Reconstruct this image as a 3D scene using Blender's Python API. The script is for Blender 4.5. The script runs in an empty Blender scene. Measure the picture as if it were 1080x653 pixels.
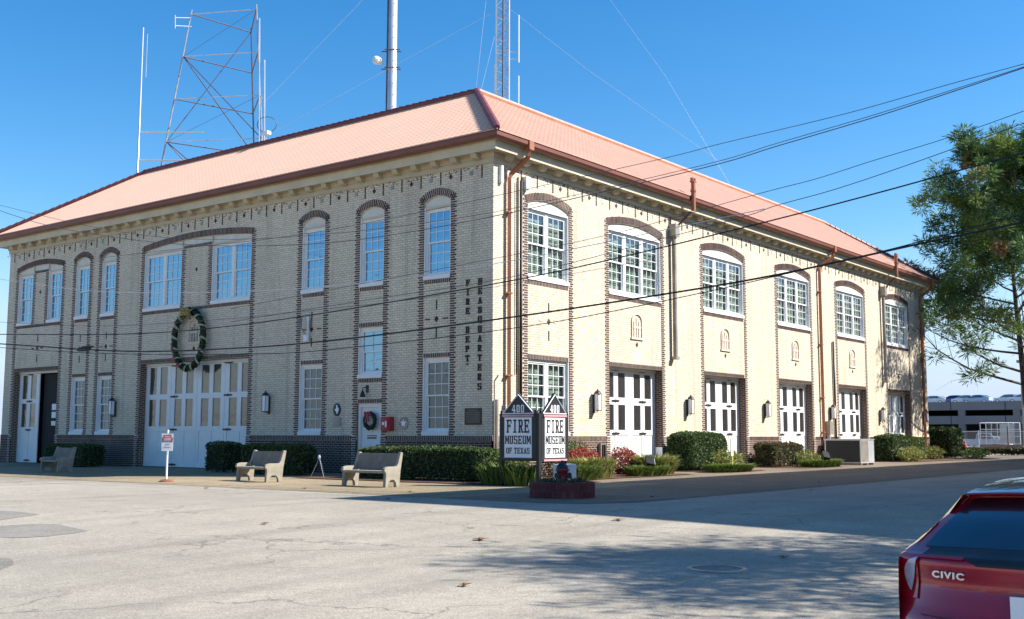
import bpy, bmesh, math, random
from mathutils import Vector, Matrix, noise
R = math.radians
rnd = random.Random(7)
sc = bpy.context.scene
col = sc.collection

# ------------------------------------------------------------------ materials
def nt(name):
    m = bpy.data.materials.new(name); m.use_nodes = True
    n = m.node_tree; n.nodes.clear()
    o = n.nodes.new('ShaderNodeOutputMaterial'); p = n.nodes.new('ShaderNodeBsdfPrincipled')
    n.links.new(p.outputs[0], o.inputs[0])
    return m, n, p
def N(n, t, **k):
    x = n.nodes.new(t)
    for a, b in k.items():
        if a.startswith('i_'): x.inputs[a[2:].replace('_', ' ')].default_value = b
        else: setattr(x, a, b)
    return x
def rgba(c): return (c[0], c[1], c[2], 1)
def plain(name, c, rough=.6, metal=0, var=.12, scale=3, bump=0, spec=.5, coat=0):
    m, n, p = nt(name)
    tc = N(n, 'ShaderNodeTexCoord'); ns = N(n, 'ShaderNodeTexNoise'); ns.inputs['Scale'].default_value = scale; ns.inputs['Detail'].default_value = 5
    n.links.new(tc.outputs['Object'], ns.inputs['Vector'])
    cr = N(n, 'ShaderNodeValToRGB')
    cr.color_ramp.elements[0].position = .3; cr.color_ramp.elements[1].position = .7
    cr.color_ramp.elements[0].color = rgba([x*(1-var) for x in c]); cr.color_ramp.elements[1].color = rgba([min(1, x*(1+var)) for x in c])
    n.links.new(ns.outputs['Fac'], cr.inputs[0]); n.links.new(cr.outputs[0], p.inputs['Base Color'])
    p.inputs['Roughness'].default_value = rough; p.inputs['Metallic'].default_value = metal
    p.inputs['Specular IOR Level'].default_value = spec; p.inputs['Coat Weight'].default_value = coat
    if bump:
        b = N(n, 'ShaderNodeBump'); b.inputs['Strength'].default_value = bump; b.inputs['Distance'].default_value = .02
        n2 = N(n, 'ShaderNodeTexNoise'); n2.inputs['Scale'].default_value = scale*8; n2.inputs['Detail'].default_value = 4
        n.links.new(tc.outputs['Object'], n2.inputs['Vector']); n.links.new(n2.outputs['Fac'], b.inputs['Height']); n.links.new(b.outputs[0], p.inputs['Normal'])
    return m
def wallcoord(n, sx=1, sz=1):
    tc = N(n, 'ShaderNodeTexCoord'); s = N(n, 'ShaderNodeSeparateXYZ'); n.links.new(tc.outputs['Object'], s.inputs[0])
    a = N(n, 'ShaderNodeMath', operation='ADD'); n.links.new(s.outputs[0], a.inputs[0]); n.links.new(s.outputs[1], a.inputs[1])
    c = N(n, 'ShaderNodeCombineXYZ'); n.links.new(a.outputs[0], c.inputs[0]); n.links.new(s.outputs[2], c.inputs[1])
    return tc, c
def brickmat(name, c1, c2, mort, bw=.22, rh=.08, ms=.012, wear=.2, bump=.5):
    m, n, p = nt(name)
    tc, c = wallcoord(n)
    b = N(n, 'ShaderNodeTexBrick')
    n.links.new(c.outputs[0], b.inputs['Vector'])
    b.inputs['Color1'].default_value = rgba(c1); b.inputs['Color2'].default_value = rgba(c2); b.inputs['Mortar'].default_value = rgba(mort)
    b.inputs['Scale'].default_value = 1; b.inputs['Brick Width'].default_value = bw; b.inputs['Row Height'].default_value = rh
    b.inputs['Mortar Size'].default_value = ms; b.inputs['Mortar Smooth'].default_value = .3; b.inputs['Bias'].default_value = -.1
    ns = N(n, 'ShaderNodeTexNoise'); ns.inputs['Scale'].default_value = .7; ns.inputs['Detail'].default_value = 7
    mp = N(n, 'ShaderNodeMapping'); mp.inputs['Scale'].default_value = (1, 1, .35); n.links.new(tc.outputs['Object'], mp.inputs[0]); n.links.new(mp.outputs[0], ns.inputs['Vector'])
    r = N(n, 'ShaderNodeMapRange'); r.inputs['From Min'].default_value = .3; r.inputs['From Max'].default_value = .7
    r.inputs['To Min'].default_value = 1-wear; r.inputs['To Max'].default_value = 1+wear*.4
    n.links.new(ns.outputs['Fac'], r.inputs[0])
    # per-brick speckle
    n3 = N(n, 'ShaderNodeTexNoise'); n3.inputs['Scale'].default_value = 9; n3.inputs['Detail'].default_value = 3; n.links.new(c.outputs[0], n3.inputs['Vector'])
    r3 = N(n, 'ShaderNodeMapRange'); r3.inputs['From Min'].default_value = .35; r3.inputs['From Max'].default_value = .65; r3.inputs['To Min'].default_value = .90; r3.inputs['To Max'].default_value = 1.05
    n.links.new(n3.outputs['Fac'], r3.inputs[0])
    m4 = N(n, 'ShaderNodeMapping'); m4.inputs['Scale'].default_value = (2.6, .16, 1); n.links.new(c.outputs[0], m4.inputs[0]); n4 = N(n, 'ShaderNodeTexNoise'); n4.inputs['Scale'].default_value = 1; n4.inputs['Detail'].default_value = 6; n.links.new(m4.outputs[0], n4.inputs['Vector'])
    r4 = N(n, 'ShaderNodeMapRange'); r4.inputs['From Min'].default_value = .52; r4.inputs['From Max'].default_value = .72; r4.inputs['To Min'].default_value = 1; r4.inputs['To Max'].default_value = .80; n.links.new(n4.outputs['Fac'], r4.inputs[0])
    m5 = N(n, 'ShaderNodeMath', operation='MULTIPLY'); n.links.new(r4.outputs[0], m5.inputs[0]); n.links.new(r3.outputs[0], m5.inputs[1]); r3 = m5
    mu = N(n, 'ShaderNodeMath', operation='MULTIPLY'); n.links.new(r.outputs[0], mu.inputs[0]); n.links.new(r3.outputs[0], mu.inputs[1])
    vm = N(n, 'ShaderNodeVectorMath', operation='SCALE'); n.links.new(b.outputs['Color'], vm.inputs[0]); n.links.new(mu.outputs[0], vm.inputs['Scale'])
    n.links.new(vm.outputs[0], p.inputs['Base Color']); p.inputs['Roughness'].default_value = .85; p.inputs['Specular IOR Level'].default_value = .2
    bp = N(n, 'ShaderNodeBump', invert=True); bp.inputs['Strength'].default_value = bump; bp.inputs['Distance'].default_value = .012
    n.links.new(b.outputs['Fac'], bp.inputs['Height']); n.links.new(bp.outputs[0], p.inputs['Normal'])
    return m
def leafmat(name, cols, rough=.55):
    m, n, p = nt(name)
    g = N(n, 'ShaderNodeNewGeometry'); cr = N(n, 'ShaderNodeValToRGB')
    cr.color_ramp.interpolation = 'CONSTANT' if len(cols) > 4 else 'LINEAR'
    e = cr.color_ramp.elements
    while len(e) < len(cols): e.new(.5)
    for i, c in enumerate(cols):
        e[i].position = i/max(1, len(cols)-(0 if len(cols) > 4 else 1)); e[i].color = rgba(c)
    n.links.new(g.outputs['Random Per Island'], cr.inputs[0]); n.links.new(cr.outputs[0], p.inputs['Base Color'])
    p.inputs['Roughness'].default_value = rough; p.inputs['Specular IOR Level'].default_value = .3
    tr = N(n, 'ShaderNodeBsdfTranslucent'); n.links.new(cr.outputs[0], tr.inputs[0])
    mx = N(n, 'ShaderNodeMixShader'); mx.inputs[0].default_value = .25
    n.links.new(p.outputs[0], mx.inputs[1]); n.links.new(tr.outputs[0], mx.inputs[2])
    out = [x for x in n.nodes if x.type == 'OUTPUT_MATERIAL'][0]; n.links.new(mx.outputs[0], out.inputs[0])
    return m
def glassmat(name, base, gloss=.6, tint=(.8, .88, .95), rough=.03, wob=.03, see=False):
    m, n, p = nt(name)
    out = [x for x in n.nodes if x.type == 'OUTPUT_MATERIAL'][0]
    gl = N(n, 'ShaderNodeBsdfGlossy'); gl.inputs['Color'].default_value = rgba(tint); gl.inputs['Roughness'].default_value = rough
    tc = N(n, 'ShaderNodeTexCoord'); ns = N(n, 'ShaderNodeTexNoise'); ns.inputs['Scale'].default_value = 1.6; n.links.new(tc.outputs['Object'], ns.inputs['Vector'])
    bp = N(n, 'ShaderNodeBump'); bp.inputs['Strength'].default_value = wob*10; bp.inputs['Distance'].default_value = .05
    n.links.new(ns.outputs['Fac'], bp.inputs['Height']); n.links.new(bp.outputs[0], gl.inputs['Normal'])
    lw = N(n, 'ShaderNodeLayerWeight'); lw.inputs['Blend'].default_value = .5; f1 = N(n, 'ShaderNodeMath', operation='POWER'); f1.inputs[1].default_value = 4; n.links.new(lw.outputs['Facing'], f1.inputs[0]); fr = N(n, 'ShaderNodeMath', operation='MULTIPLY_ADD'); fr.inputs[1].default_value = .75; fr.inputs[2].default_value = .04; n.links.new(f1.outputs[0], fr.inputs[0])
    ad = N(n, 'ShaderNodeMath', operation='ADD', use_clamp=True); ad.inputs[1].default_value = gloss; n.links.new(fr.outputs[0], ad.inputs[0])
    mx = N(n, 'ShaderNodeMixShader'); n.links.new(ad.outputs[0], mx.inputs[0])
    if see:
        t = N(n, 'ShaderNodeBsdfTransparent'); t.inputs[0].default_value = rgba(base); n.links.new(t.outputs[0], mx.inputs[1])
    else:
        p.inputs['Base Color'].default_value = rgba(base); p.inputs['Roughness'].default_value = .4; n.links.new(p.outputs[0], mx.inputs[1])
    n.links.new(gl.outputs[0], mx.inputs[2]); n.links.new(mx.outputs[0], out.inputs[0])
    return m

M = {}
M['buff'] = brickmat('buff_brick', (.80, .69, .53), (.68, .58, .43), (.50, .42, .315), rh=.085, bw=.24, ms=.014, wear=.10)
M['dark'] = brickmat('plinth_brick', (.075, .038, .03), (.14, .062, .045), (.42, .37, .31), rh=.085, bw=.24, ms=.011, wear=.25)
M['reveal'] = brickmat('reveal_brick', (.10, .05, .036), (.17, .08, .055), (.45, .38, .30), rh=.085, bw=.24, ms=.013, wear=.2)
M['bd1'] = plain('band_brick_dark', (.05, .03, .028), .8); M['bd2'] = plain('band_brick_brown', (.11, .052, .04), .8); M['bd3'] = plain('band_brick_red', (.125, .06, .048), .8)
M['mortar'] = plain('mortar', (.66, .58, .48), .9, scale=6)
M['white'] = plain('white_paint', (.78, .78, .76), .45, var=.04, scale=2)
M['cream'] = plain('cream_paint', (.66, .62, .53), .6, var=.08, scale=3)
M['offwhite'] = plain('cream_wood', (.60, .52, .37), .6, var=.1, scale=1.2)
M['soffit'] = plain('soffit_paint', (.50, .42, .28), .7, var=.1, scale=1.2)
M['copper'] = plain('copper', (.40, .15, .075), .42, metal=.3, var=.22, scale=1.5)
M['gutter'] = plain('gutter_copper', (.20, .07, .045), .5, metal=.2, var=.15, scale=1)
M['greymetal'] = plain('grey_metal', (.30, .27, .23), .5, metal=.4, var=.25, scale=1.4)
M['black'] = plain('black_iron', (.02, .02, .022), .5)
M['letter'] = plain('letter_bronze', (.022, .017, .015), .6)
M['glassL'] = glassmat('sky_glass', (.02, .05, .07), .42, (.36, .60, .76), wob=.015)
M['glassLow'] = glassmat('lower_glass', (.02, .03, .026), .05, (.8, .85, .8), wob=.03)
M['glassDoor'] = glassmat('door_glass', (.025, .022, .02), .06, (.9, .9, .9), wob=.02)
M['glassDoorL'] = glassmat('door_glass_wavy', (.02, .016, .012), .07, (.9, .84, .7), wob=.05)
M['glassR'] = glassmat('clear_glass', (.82, .88, .86), .10, (.9, .95, 1), see=True, wob=.01)
M['dkglass'] = glassmat('car_glass', (.008, .009, .012), .02, (.9, .9, .95), rough=.02, wob=0)
M['interior'] = plain('dark_interior', (.03, .028, .026), .9)
M['concrete'] = plain('bench_concrete', (.29, .26, .20), .85, var=.18, scale=5, bump=.4)
M['benchshade'] = plain('shaded_bench_concrete', (.20, .17, .135), .85, var=.2, scale=5, bump=.4)  # bench concrete darkened: the backrest's own shade put into the colour
M['steel'] = plain('galvanised_steel', (.62, .63, .65), .4, metal=.5, var=.1, scale=1)
M['darksteel'] = plain('dark_steel', (.10, .075, .08), .5, metal=.3, var=.2)
M['pinksteel'] = plain('faded_red_steel', (.36, .33, .34), .5, metal=.2, var=.2)
M['cable'] = plain('cable_rubber', (.015, .015, .016), .6)
M['litecable'] = plain('bare_cable', (.55, .56, .58), .4, metal=.3)
M['greycable'] = plain('weathered_cable', (.10, .10, .11), .6)
M['red'] = plain('red_paint', (.42, .03, .04), .45)
M['redbrick'] = brickmat('planter_brick', (.13, .035, .035), (.17, .05, .045), (.16, .07, .06), rh=.16, bw=.1, ms=.006)
M['mulch'] = plain('mulch', (.13, .06, .035), .95, var=.5, scale=20, bump=.8)
M['gold'] = plain('gold_ribbon', (.42, .30, .08), .35, metal=.2)
M['creamribbon'] = plain('cream_ribbon', (.36, .36, .23), .6)
M['pink'] = plain('pink_moulding', (.62, .30, .32), .6)
M['signboard'] = plain('sign_board', (.86, .86, .87), .5, var=.03)
M['yellow'] = plain('yellow_plastic', (.75, .62, .12), .5)
M['pinkprint'] = plain('sign_red_print', (.68, .12, .14), .5)
M['silver'] = plain('silver_badge', (.75, .76, .78), .3, metal=.7)
M['carpaint'] = plain('dark_red_car_paint', (.40, .014, .03), .25, metal=.15, var=.03, coat=1)
M['carwhite'] = plain('white_car_paint', (.75, .75, .75), .3, coat=.6); M['carblue'] = plain('blue_car_paint', (.05, .08, .28), .3, coat=.6)
M['carred'] = plain('red_car_paint', (.45, .02, .03), .3, coat=.6); M['carlight'] = plain('pale_blue_car_paint', (.38, .48, .58), .3, coat=.6)
M['tyre'] = plain('tyre', (.02, .02, .02), .85); M['lampred'] = plain('tail_lamp_red', (.42, .01, .02), .12, coat=1); M['lampclear'] = plain('tail_lamp_clear', (.50, .52, .60), .1, coat=1, var=.25, scale=14)
M['bark'] = plain('bark', (.11, .085, .065), .95, var=.35, scale=6, bump=.6)
M['garage'] = plain('garage_concrete', (.17, .17, .18), .85, var=.1, scale=.3)
M['leafdark'] = leafmat('hedge_leaf', [(.03, .06, .018), (.06, .105, .028), (.11, .16, .045), (.045, .08, .025)])
M['leafmid'] = leafmat('shrub_leaf', [(.05, .09, .022), (.10, .15, .035), (.16, .20, .05), (.07, .11, .03)])
M['leafyel'] = leafmat('golden_leaf', [(.14, .17, .04), (.28, .28, .07), (.20, .24, .06), (.36, .34, .14)])
M['leafred'] = leafmat('nandina_leaf', [(.28, .03, .03), (.42, .07, .05), (.20, .04, .03), (.48, .15, .08)])
M['leafbrown'] = leafmat('bronze_leaf', [(.10, .06, .03), (.07, .10, .03), (.16, .08, .04), (.10, .12, .04)])
M['blade'] = leafmat('strap_leaf', [(.07, .12, .025), (.13, .19, .04), (.19, .25, .06)])
M['pine'] = leafmat('pine_needles', [(.045, .10, .035), (.085, .16, .04), (.13, .22, .05), (.055, .12, .045)])
M['pineyel'] = leafmat('yellow_green_needles', [(.10, .18, .035), (.19, .27, .05), (.26, .32, .06)])  # yellower needle tone, scattered through the crown by noise
M['autumn'] = leafmat('autumn_leaf', [(.30, .18, .05), (.22, .14, .07), (.38, .26, .06), (.45, .42, .36)])
M['wreathleaf'] = leafmat('wreath_needles', [(.012, .035, .02), (.02, .055, .03), (.035, .08, .04)])

def blindmat():
    m, n, p = nt('window_blind')
    tc, c = wallcoord(n)
    b = N(n, 'ShaderNodeTexBrick'); n.links.new(c.outputs[0], b.inputs['Vector'])
    b.inputs['Color1'].default_value = (.40, .47, .38, 1); b.inputs['Color2'].default_value = (.16, .22, .18, 1); b.inputs['Mortar'].default_value = (.06, .09, .08, 1)
    b.inputs['Scale'].default_value = 1; b.inputs['Brick Width'].default_value = .42; b.inputs['Row Height'].default_value = .17; b.inputs['Mortar Size'].default_value = .022
    n.links.new(b.outputs['Color'], p.inputs['Base Color']); p.inputs['Roughness'].default_value = .7
    return m
M['blind'] = blindmat()

def roofmat(name, axis):
    m, n, p = nt(name)
    tc = N(n, 'ShaderNodeTexCoord'); s = N(n, 'ShaderNodeSeparateXYZ'); n.links.new(tc.outputs['Object'], s.inputs[0])
    k = N(n, 'ShaderNodeMath', operation='MULTIPLY'); k.inputs[1].default_value = 1.79; n.links.new(s.outputs[2], k.inputs[0])
    c = N(n, 'ShaderNodeCombineXYZ'); n.links.new(s.outputs[axis], c.inputs[0]); n.links.new(k.outputs[0], c.inputs[1])
    b = N(n, 'ShaderNodeTexBrick'); n.links.new(c.outputs[0], b.inputs['Vector'])
    b.inputs['Color1'].default_value = (.66, .35, .235, 1); b.inputs['Color2'].default_value = (.63, .325, .215, 1); b.inputs['Mortar'].default_value = (.57, .275, .18, 1)
    b.inputs['Scale'].default_value = 1; b.inputs['Brick Width'].default_value = .26; b.inputs['Row Height'].default_value = .33; b.inputs['Mortar Size'].default_value = .014; b.inputs['Mortar Smooth'].default_value = .4
    # small dark gap at the lower end of every tile
    def frac(src, per, off=0):
        a = N(n, 'ShaderNodeMath', operation='MULTIPLY_ADD'); a.inputs[1].default_value = 1/per; a.inputs[2].default_value = off; n.links.new(src, a.inputs[0])
        f = N(n, 'ShaderNodeMath', operation='FRACT'); n.links.new(a.outputs[0], f.inputs[0]); return a, f
    a, fv = frac(k.outputs[0], .33)
    fl = N(n, 'ShaderNodeMath', operation='FLOOR'); n.links.new(a.outputs[0], fl.inputs[0])
    h = N(n, 'ShaderNodeMath', operation='MULTIPLY'); h.inputs[1].default_value = .5; n.links.new(fl.outputs[0], h.inputs[0])
    ua = N(n, 'ShaderNodeMath', operation='MULTIPLY_ADD'); ua.inputs[1].default_value = 1/.26; n.links.new(s.outputs[axis], ua.inputs[0]); n.links.new(h.outputs[0], ua.inputs[2])
    fu = N(n, 'ShaderNodeMath', operation='FRACT'); n.links.new(ua.outputs[0], fu.inputs[0])
    lu = N(n, 'ShaderNodeMath', operation='LESS_THAN'); lu.inputs[1].default_value = .40; n.links.new(fu.outputs[0], lu.inputs[0])
    lv = N(n, 'ShaderNodeMath', operation='LESS_THAN'); lv.inputs[1].default_value = .30; n.links.new(fv.outputs[0], lv.inputs[0])
    dot = N(n, 'ShaderNodeMath', operation='MULTIPLY'); n.links.new(lu.outputs[0], dot.inputs[0]); n.links.new(lv.outputs[0], dot.inputs[1])
    ns = N(n, 'ShaderNodeTexNoise'); ns.inputs['Scale'].default_value = .6; ns.inputs['Detail'].default_value = 5; n.links.new(tc.outputs['Object'], ns.inputs['Vector'])
    r = N(n, 'ShaderNodeMapRange'); r.inputs['From Min'].default_value = .3; r.inputs['From Max'].default_value = .7; r.inputs['To Min'].default_value = .9; r.inputs['To Max'].default_value = 1.06
    n.links.new(ns.outputs['Fac'], r.inputs[0])
    vm = N(n, 'ShaderNodeVectorMath', operation='SCALE'); n.links.new(b.outputs['Color'], vm.inputs[0]); n.links.new(r.outputs[0], vm.inputs['Scale'])
    mx = N(n, 'ShaderNodeMix', data_type='RGBA'); mx.inputs['B'].default_value = (.12, .05, .035, 1)
    dk = N(n, 'ShaderNodeMath', operation='MULTIPLY'); dk.inputs[1].default_value = .85; n.links.new(dot.outputs[0], dk.inputs[0])
    n.links.new(dk.outputs[0], mx.inputs['Factor']); n.links.new(vm.outputs[0], mx.inputs['A'])
    n.links.new(mx.outputs['Result'], p.inputs['Base Color']); p.inputs['Roughness'].default_value = .55; p.inputs['Specular IOR Level'].default_value = .3; p.inputs['Sheen Weight'].default_value = .55; p.inputs['Sheen Roughness'].default_value = .35; p.inputs['Sheen Tint'].default_value = (1, .72, .55, 1)
    bp = N(n, 'ShaderNodeBump'); bp.inputs['Strength'].default_value = .7; bp.inputs['Distance'].default_value = .03
    sub = N(n, 'ShaderNodeMath', operation='SUBTRACT'); sub.inputs[0].default_value = 1; n.links.new(fv.outputs[0], sub.inputs[1])
    n.links.new(sub.outputs[0], bp.inputs['Height']); n.links.new(bp.outputs[0], p.inputs['Normal'])
    return m
M['roofL'] = roofmat('roof_tiles_west', 1); M['roofR'] = roofmat('roof_tiles_south', 0)
M['ridge'] = plain('ridge_tiles', (.17, .045, .045), .5, var=.2, scale=2)
M['lip'] = plain('salmon_lip', (.55, .27, .19), .6)

def groundmat(name, c, dark, speck=.25, cracks=True, patchy=.18, warm=None):
    m, n, p = nt(name)
    tc = N(n, 'ShaderNodeTexCoord')
    def noise_(s, d=6, sc_=None):
        x = N(n, 'ShaderNodeTexNoise'); x.inputs['Scale'].default_value = s; x.inputs['Detail'].default_value = d
        if sc_:
            mp = N(n, 'ShaderNodeMapping'); mp.inputs['Scale'].default_value = sc_[:3]; mp.inputs['Rotation'].default_value = (0, 0, sc_[3])
            n.links.new(tc.outputs['Object'], mp.inputs[0]); n.links.new(mp.outputs[0], x.inputs['Vector'])
        else: n.links.new(tc.outputs['Object'], x.inputs['Vector'])
        return x
    def rng(x, a, b, lo=.3, hi=.7):
        r = N(n, 'ShaderNodeMapRange'); r.inputs['From Min'].default_value = lo; r.inputs['From Max'].default_value = hi; r.inputs['To Min'].default_value = a; r.inputs['To Max'].default_value = b
        n.links.new(x, r.inputs[0]); return r.outputs[0]
    def mul(a, b):
        k = N(n, 'ShaderNodeMath', operation='MULTIPLY'); n.links.new(a, k.inputs[0]); n.links.new(b, k.inputs[1]); return k.outputs[0]
    big = rng(noise_(.12).outputs['Fac'], 1-patchy, 1+patchy*.5)
    mid = rng(noise_(1.1, 8).outputs['Fac'], 1-patchy*.6, 1+patchy*.3)
    fine = rng(noise_(38, 3).outputs['Fac'], 1-speck, 1+speck)
    gr = rng(noise_(9, 5).outputs['Fac'], 1-speck*.45, 1+speck*.3); fin2 = rng(noise_(120, 2).outputs['Fac'], 1-speck, 1+speck)
    track = rng(noise_(.5, 4, (.10, 2.2, 1, R(-52))).outputs['Fac'], 1.0, .82, .52, .72)
    v = mul(mul(mul(mul(big, mid), mul(fine, fin2)), track), gr)
    if cracks:
        vo = N(n, 'ShaderNodeTexVoronoi', feature='DISTANCE_TO_EDGE'); vo.inputs['Scale'].default_value = .33
        wn = noise_(1.7, 6); wm = N(n, 'ShaderNodeVectorMath', operation='MULTIPLY_ADD'); wm.inputs[1].default_value = (.9, .9, .9)
        n.links.new(wn.outputs['Color'], wm.inputs[0]); n.links.new(tc.outputs['Object'], wm.inputs[2]); n.links.new(wm.outputs[0], vo.inputs['Vector'])
        ck = rng(vo.outputs['Distance'], .55, 1, 0, .012)
        gate = rng(noise_(.23, 3).outputs['Fac'], 0, 1, .46, .56)
        inv = N(n, 'ShaderNodeMix', data_type='FLOAT'); n.links.new(gate, inv.inputs['Factor']); inv.inputs['A'].default_value = 1; n.links.new(ck, inv.inputs['B'])
        v = mul(v, inv.outputs['Result'])
    vm = N(n, 'ShaderNodeVectorMath', operation='SCALE'); vm.inputs[0].default_value = c; n.links.new(v, vm.inputs['Scale'])
    mx = N(n, 'ShaderNodeMix', data_type='RGBA'); mx.inputs['B'].default_value = rgba(dark)
    st = rng(noise_(.35, 7).outputs['Fac'], 0, .5, .58, .72); n.links.new(st, mx.inputs['Factor']); n.links.new(vm.outputs[0], mx.inputs['A'])
    n.links.new(mx.outputs['Result'], p.inputs['Base Color']); p.inputs['Roughness'].default_value = .9; p.inputs['Specular IOR Level'].default_value = .25
    bp = N(n, 'ShaderNodeBump'); bp.inputs['Strength'].default_value = .5; bp.inputs['Distance'].default_value = .01
    n.links.new(fine, bp.inputs['Height']); n.links.new(bp.outputs[0], p.inputs['Normal'])
    return m
M['street'] = groundmat('street_surface', (.375, .332, .268), (.29, .26, .21))
M['apron'] = groundmat('pebble_apron', (.33, .26, .165), (.20, .15, .09), speck=.4, patchy=.3)
M['sideapron'] = groundmat('brown_aggregate', (.21, .165, .12), (.13, .10, .075), speck=.35, patchy=.25)
M['patch'] = groundmat('asphalt_patch', (.255, .235, .20), (.19, .175, .15), cracks=False)
M['lot'] = groundmat('lot_concrete', (.38, .35, .30), (.3, .28, .25), cracks=False)

# ------------------------------------------------------------------ mesh helpers
class MB:
    def __init__(s): s.v = []; s.f = []; s.m = []; s.mats = []
    def mi(s, m):
        m = M[m] if isinstance(m, str) else m
        if m not in s.mats: s.mats.append(m)
        return s.mats.index(m)
    def face(s, pts, m):
        k = len(s.v); s.v += [tuple(p) for p in pts]; s.f.append(tuple(range(k, k+len(pts)))); s.m.append(s.mi(m))
    def hexa(s, p, m):     # p: 8 points, bottom 4 ring then top 4 ring
        k = len(s.v); s.v += [tuple(q) for q in p]; i = s.mi(m)
        for f in ((0, 3, 2, 1), (4, 5, 6, 7), (0, 1, 5, 4), (1, 2, 6, 5), (2, 3, 7, 6), (3, 0, 4, 7)):
            s.f.append(tuple(k+a for a in f)); s.m.append(i)
    def box(s, x0, x1, y0, y1, z0, z1, m):
        s.hexa([(x0, y0, z0), (x1, y0, z0), (x1, y1, z0), (x0, y1, z0), (x0, y0, z1), (x1, y0, z1), (x1, y1, z1), (x0, y1, z1)], m)
    def tube(s, pts, r, m, n=8, cap=True):
        pts = [Vector(p) for p in pts]; rs = r if isinstance(r, (list, tuple)) else [r]*len(pts)
        k = len(s.v); i = s.mi(m); up = None
        for j, p in enumerate(pts):
            d = (pts[min(j+1, len(pts)-1)]-pts[max(j-1, 0)]).normalized()
            if up is None:
                up = Vector((0, 0, 1)) if abs(d.z) < .9 else Vector((1, 0, 0))
            a = d.cross(up).normalized(); b = a.cross(d).normalized(); up = b
            for q in range(n):
                t = 2*math.pi*q/n; s.v.append(tuple(p+(a*math.cos(t)+b*math.sin(t))*rs[j]))
        for j in range(len(pts)-1):
            for q in range(n):
                a = k+j*n+q; b = k+j*n+(q+1) % n; s.f.append((a, b, b+n, a+n)); s.m.append(i)
        if cap:
            s.f.append(tuple(k+q for q in reversed(range(n)))); s.m.append(i)
            s.f.append(tuple(k+(len(pts)-1)*n+q for q in range(n))); s.m.append(i)
    def lathe(s, c, prof, m, n=20):   # prof: (r,z)
        k = len(s.v); i = s.mi(m)
        for r, z in prof:
            for q in range(n):
                t = 2*math.pi*q/n; s.v.append((c[0]+r*math.cos(t), c[1]+r*math.sin(t), c[2]+z))
        for j in range(len(prof)-1):
            for q in range(n):
                a = k+j*n+q; b = k+j*n+(q+1) % n; s.f.append((a, b, b+n, a+n)); s.m.append(i)
    def prism(s, poly, f0, f1, m):   # poly 2D points; f0,f1 map 2D->3D
        k = len(s.v); n = len(poly); i = s.mi(m)
        s.v += [tuple(f0(*p)) for p in poly]+[tuple(f1(*p)) for p in poly]
        s.f.append(tuple(range(k, k+n))); s.m.append(i); s.f.append(tuple(k+n+j for j in reversed(range(n)))); s.m.append(i)
        for j in range(n):
            a = k+j; b = k+(j+1) % n; s.f.append((b, a, a+n, b+n)); s.m.append(i)
    def build(s, name, parent=None, smooth=False, loc=None, recalc=True, bevel=0, weld=0):
        me = bpy.data.meshes.new(name); me.from_pydata(s.v, [], s.f)
        for m in s.mats: me.materials.append(m)
        me.polygons.foreach_set('material_index', s.m)
        if smooth: me.polygons.foreach_set('use_smooth', [True]*len(s.f))
        if weld:
            bm = bmesh.new(); bm.from_mesh(me); bmesh.ops.remove_doubles(bm, verts=bm.verts, dist=weld); bm.to_mesh(me); bm.free()
        if recalc and len(s.f) < 60000:
            bm = bmesh.new(); bm.from_mesh(me); bmesh.ops.recalc_face_normals(bm, faces=bm.faces); bm.to_mesh(me); bm.free()
        me.update()
        o = bpy.data.objects.new(name, me); col.objects.link(o)
        if parent is not None: o.parent = parent
        if loc: o.location = loc
        if bevel:
            b = o.modifiers.new('bevel', 'BEVEL'); b.width = bevel; b.segments = 2; b.limit_method = 'ANGLE'
        return o
def thing(name, label, cat, loc=(0, 0, 0), rz=0, group=None):
    o = bpy.data.objects.new(name, None); col.objects.link(o); o.location = loc; o.rotation_euler = (0, 0, rz)
    o.empty_display_size = .3
    o['label'] = label; o['category'] = cat
    if group: o['group'] = group
    return o
def tag(o, label, cat, group=None, kind=None):
    if label: o['label'] = label
    if cat: o['category'] = cat
    if group: o['group'] = group
    if kind: o['kind'] = kind
    return o
def struct(o): o['kind'] = 'structure'; return o
def FP(side, u, z, o): return (-o, u, z) if side == 'L' else (u, -o, z)
def fbox(mb, side, u0, u1, z0, z1, o0, o1, m):
    P = lambda u, z, o: FP(side, u, z, o)
    mb.hexa([P(u0, z0, o0), P(u1, z0, o0), P(u1, z0, o1), P(u0, z0, o1), P(u0, z1, o0), P(u1, z1, o0), P(u1, z1, o1), P(u0, z1, o1)], m)
def text_obj(name, s, size, mat, side, u, z, off, parent, depth=.015, bold=0, slab=False, sx=1, align='CENTER'):
    cu = bpy.data.curves.new(name, 'FONT'); cu.body = s; cu.size = size; cu.extrude = depth/2; cu.offset = bold
    cu.space_character = 1.22 if name == 'badge' else 1; cu.align_x = align; cu.align_y = 'CENTER'; cu.resolution_u = 3
    t = bpy.data.objects.new(name, cu); col.objects.link(t)
    dg = bpy.context.evaluated_depsgraph_get(); me = bpy.data.meshes.new_from_object(t.evaluated_get(dg)); bpy.data.objects.remove(t)
    X = side if isinstance(side, Vector) else Vector((0, -1, 0)) if side == 'L' else Vector((1, 0, 0))
    Z = Vector((0, 0, 1)); Nn = X.cross(Z)
    org = Vector(FP(side, u, z, off)) if isinstance(side, str) else Vector(u)
    mt = Matrix(((X.x*sx, Z.x, Nn.x, org.x), (X.y*sx, Z.y, Nn.y, org.y), (X.z*sx, Z.z, Nn.z, org.z), (0, 0, 0, 1)))
    me.transform(mt)
    if slab:
        xs = [v.co for v in me.vertices]
    me.materials.clear(); me.materials.append(M[mat])
    o = bpy.data.objects.new(name, me); col.objects.link(o)
    if parent is not None: o.parent = parent
    return o


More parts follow.
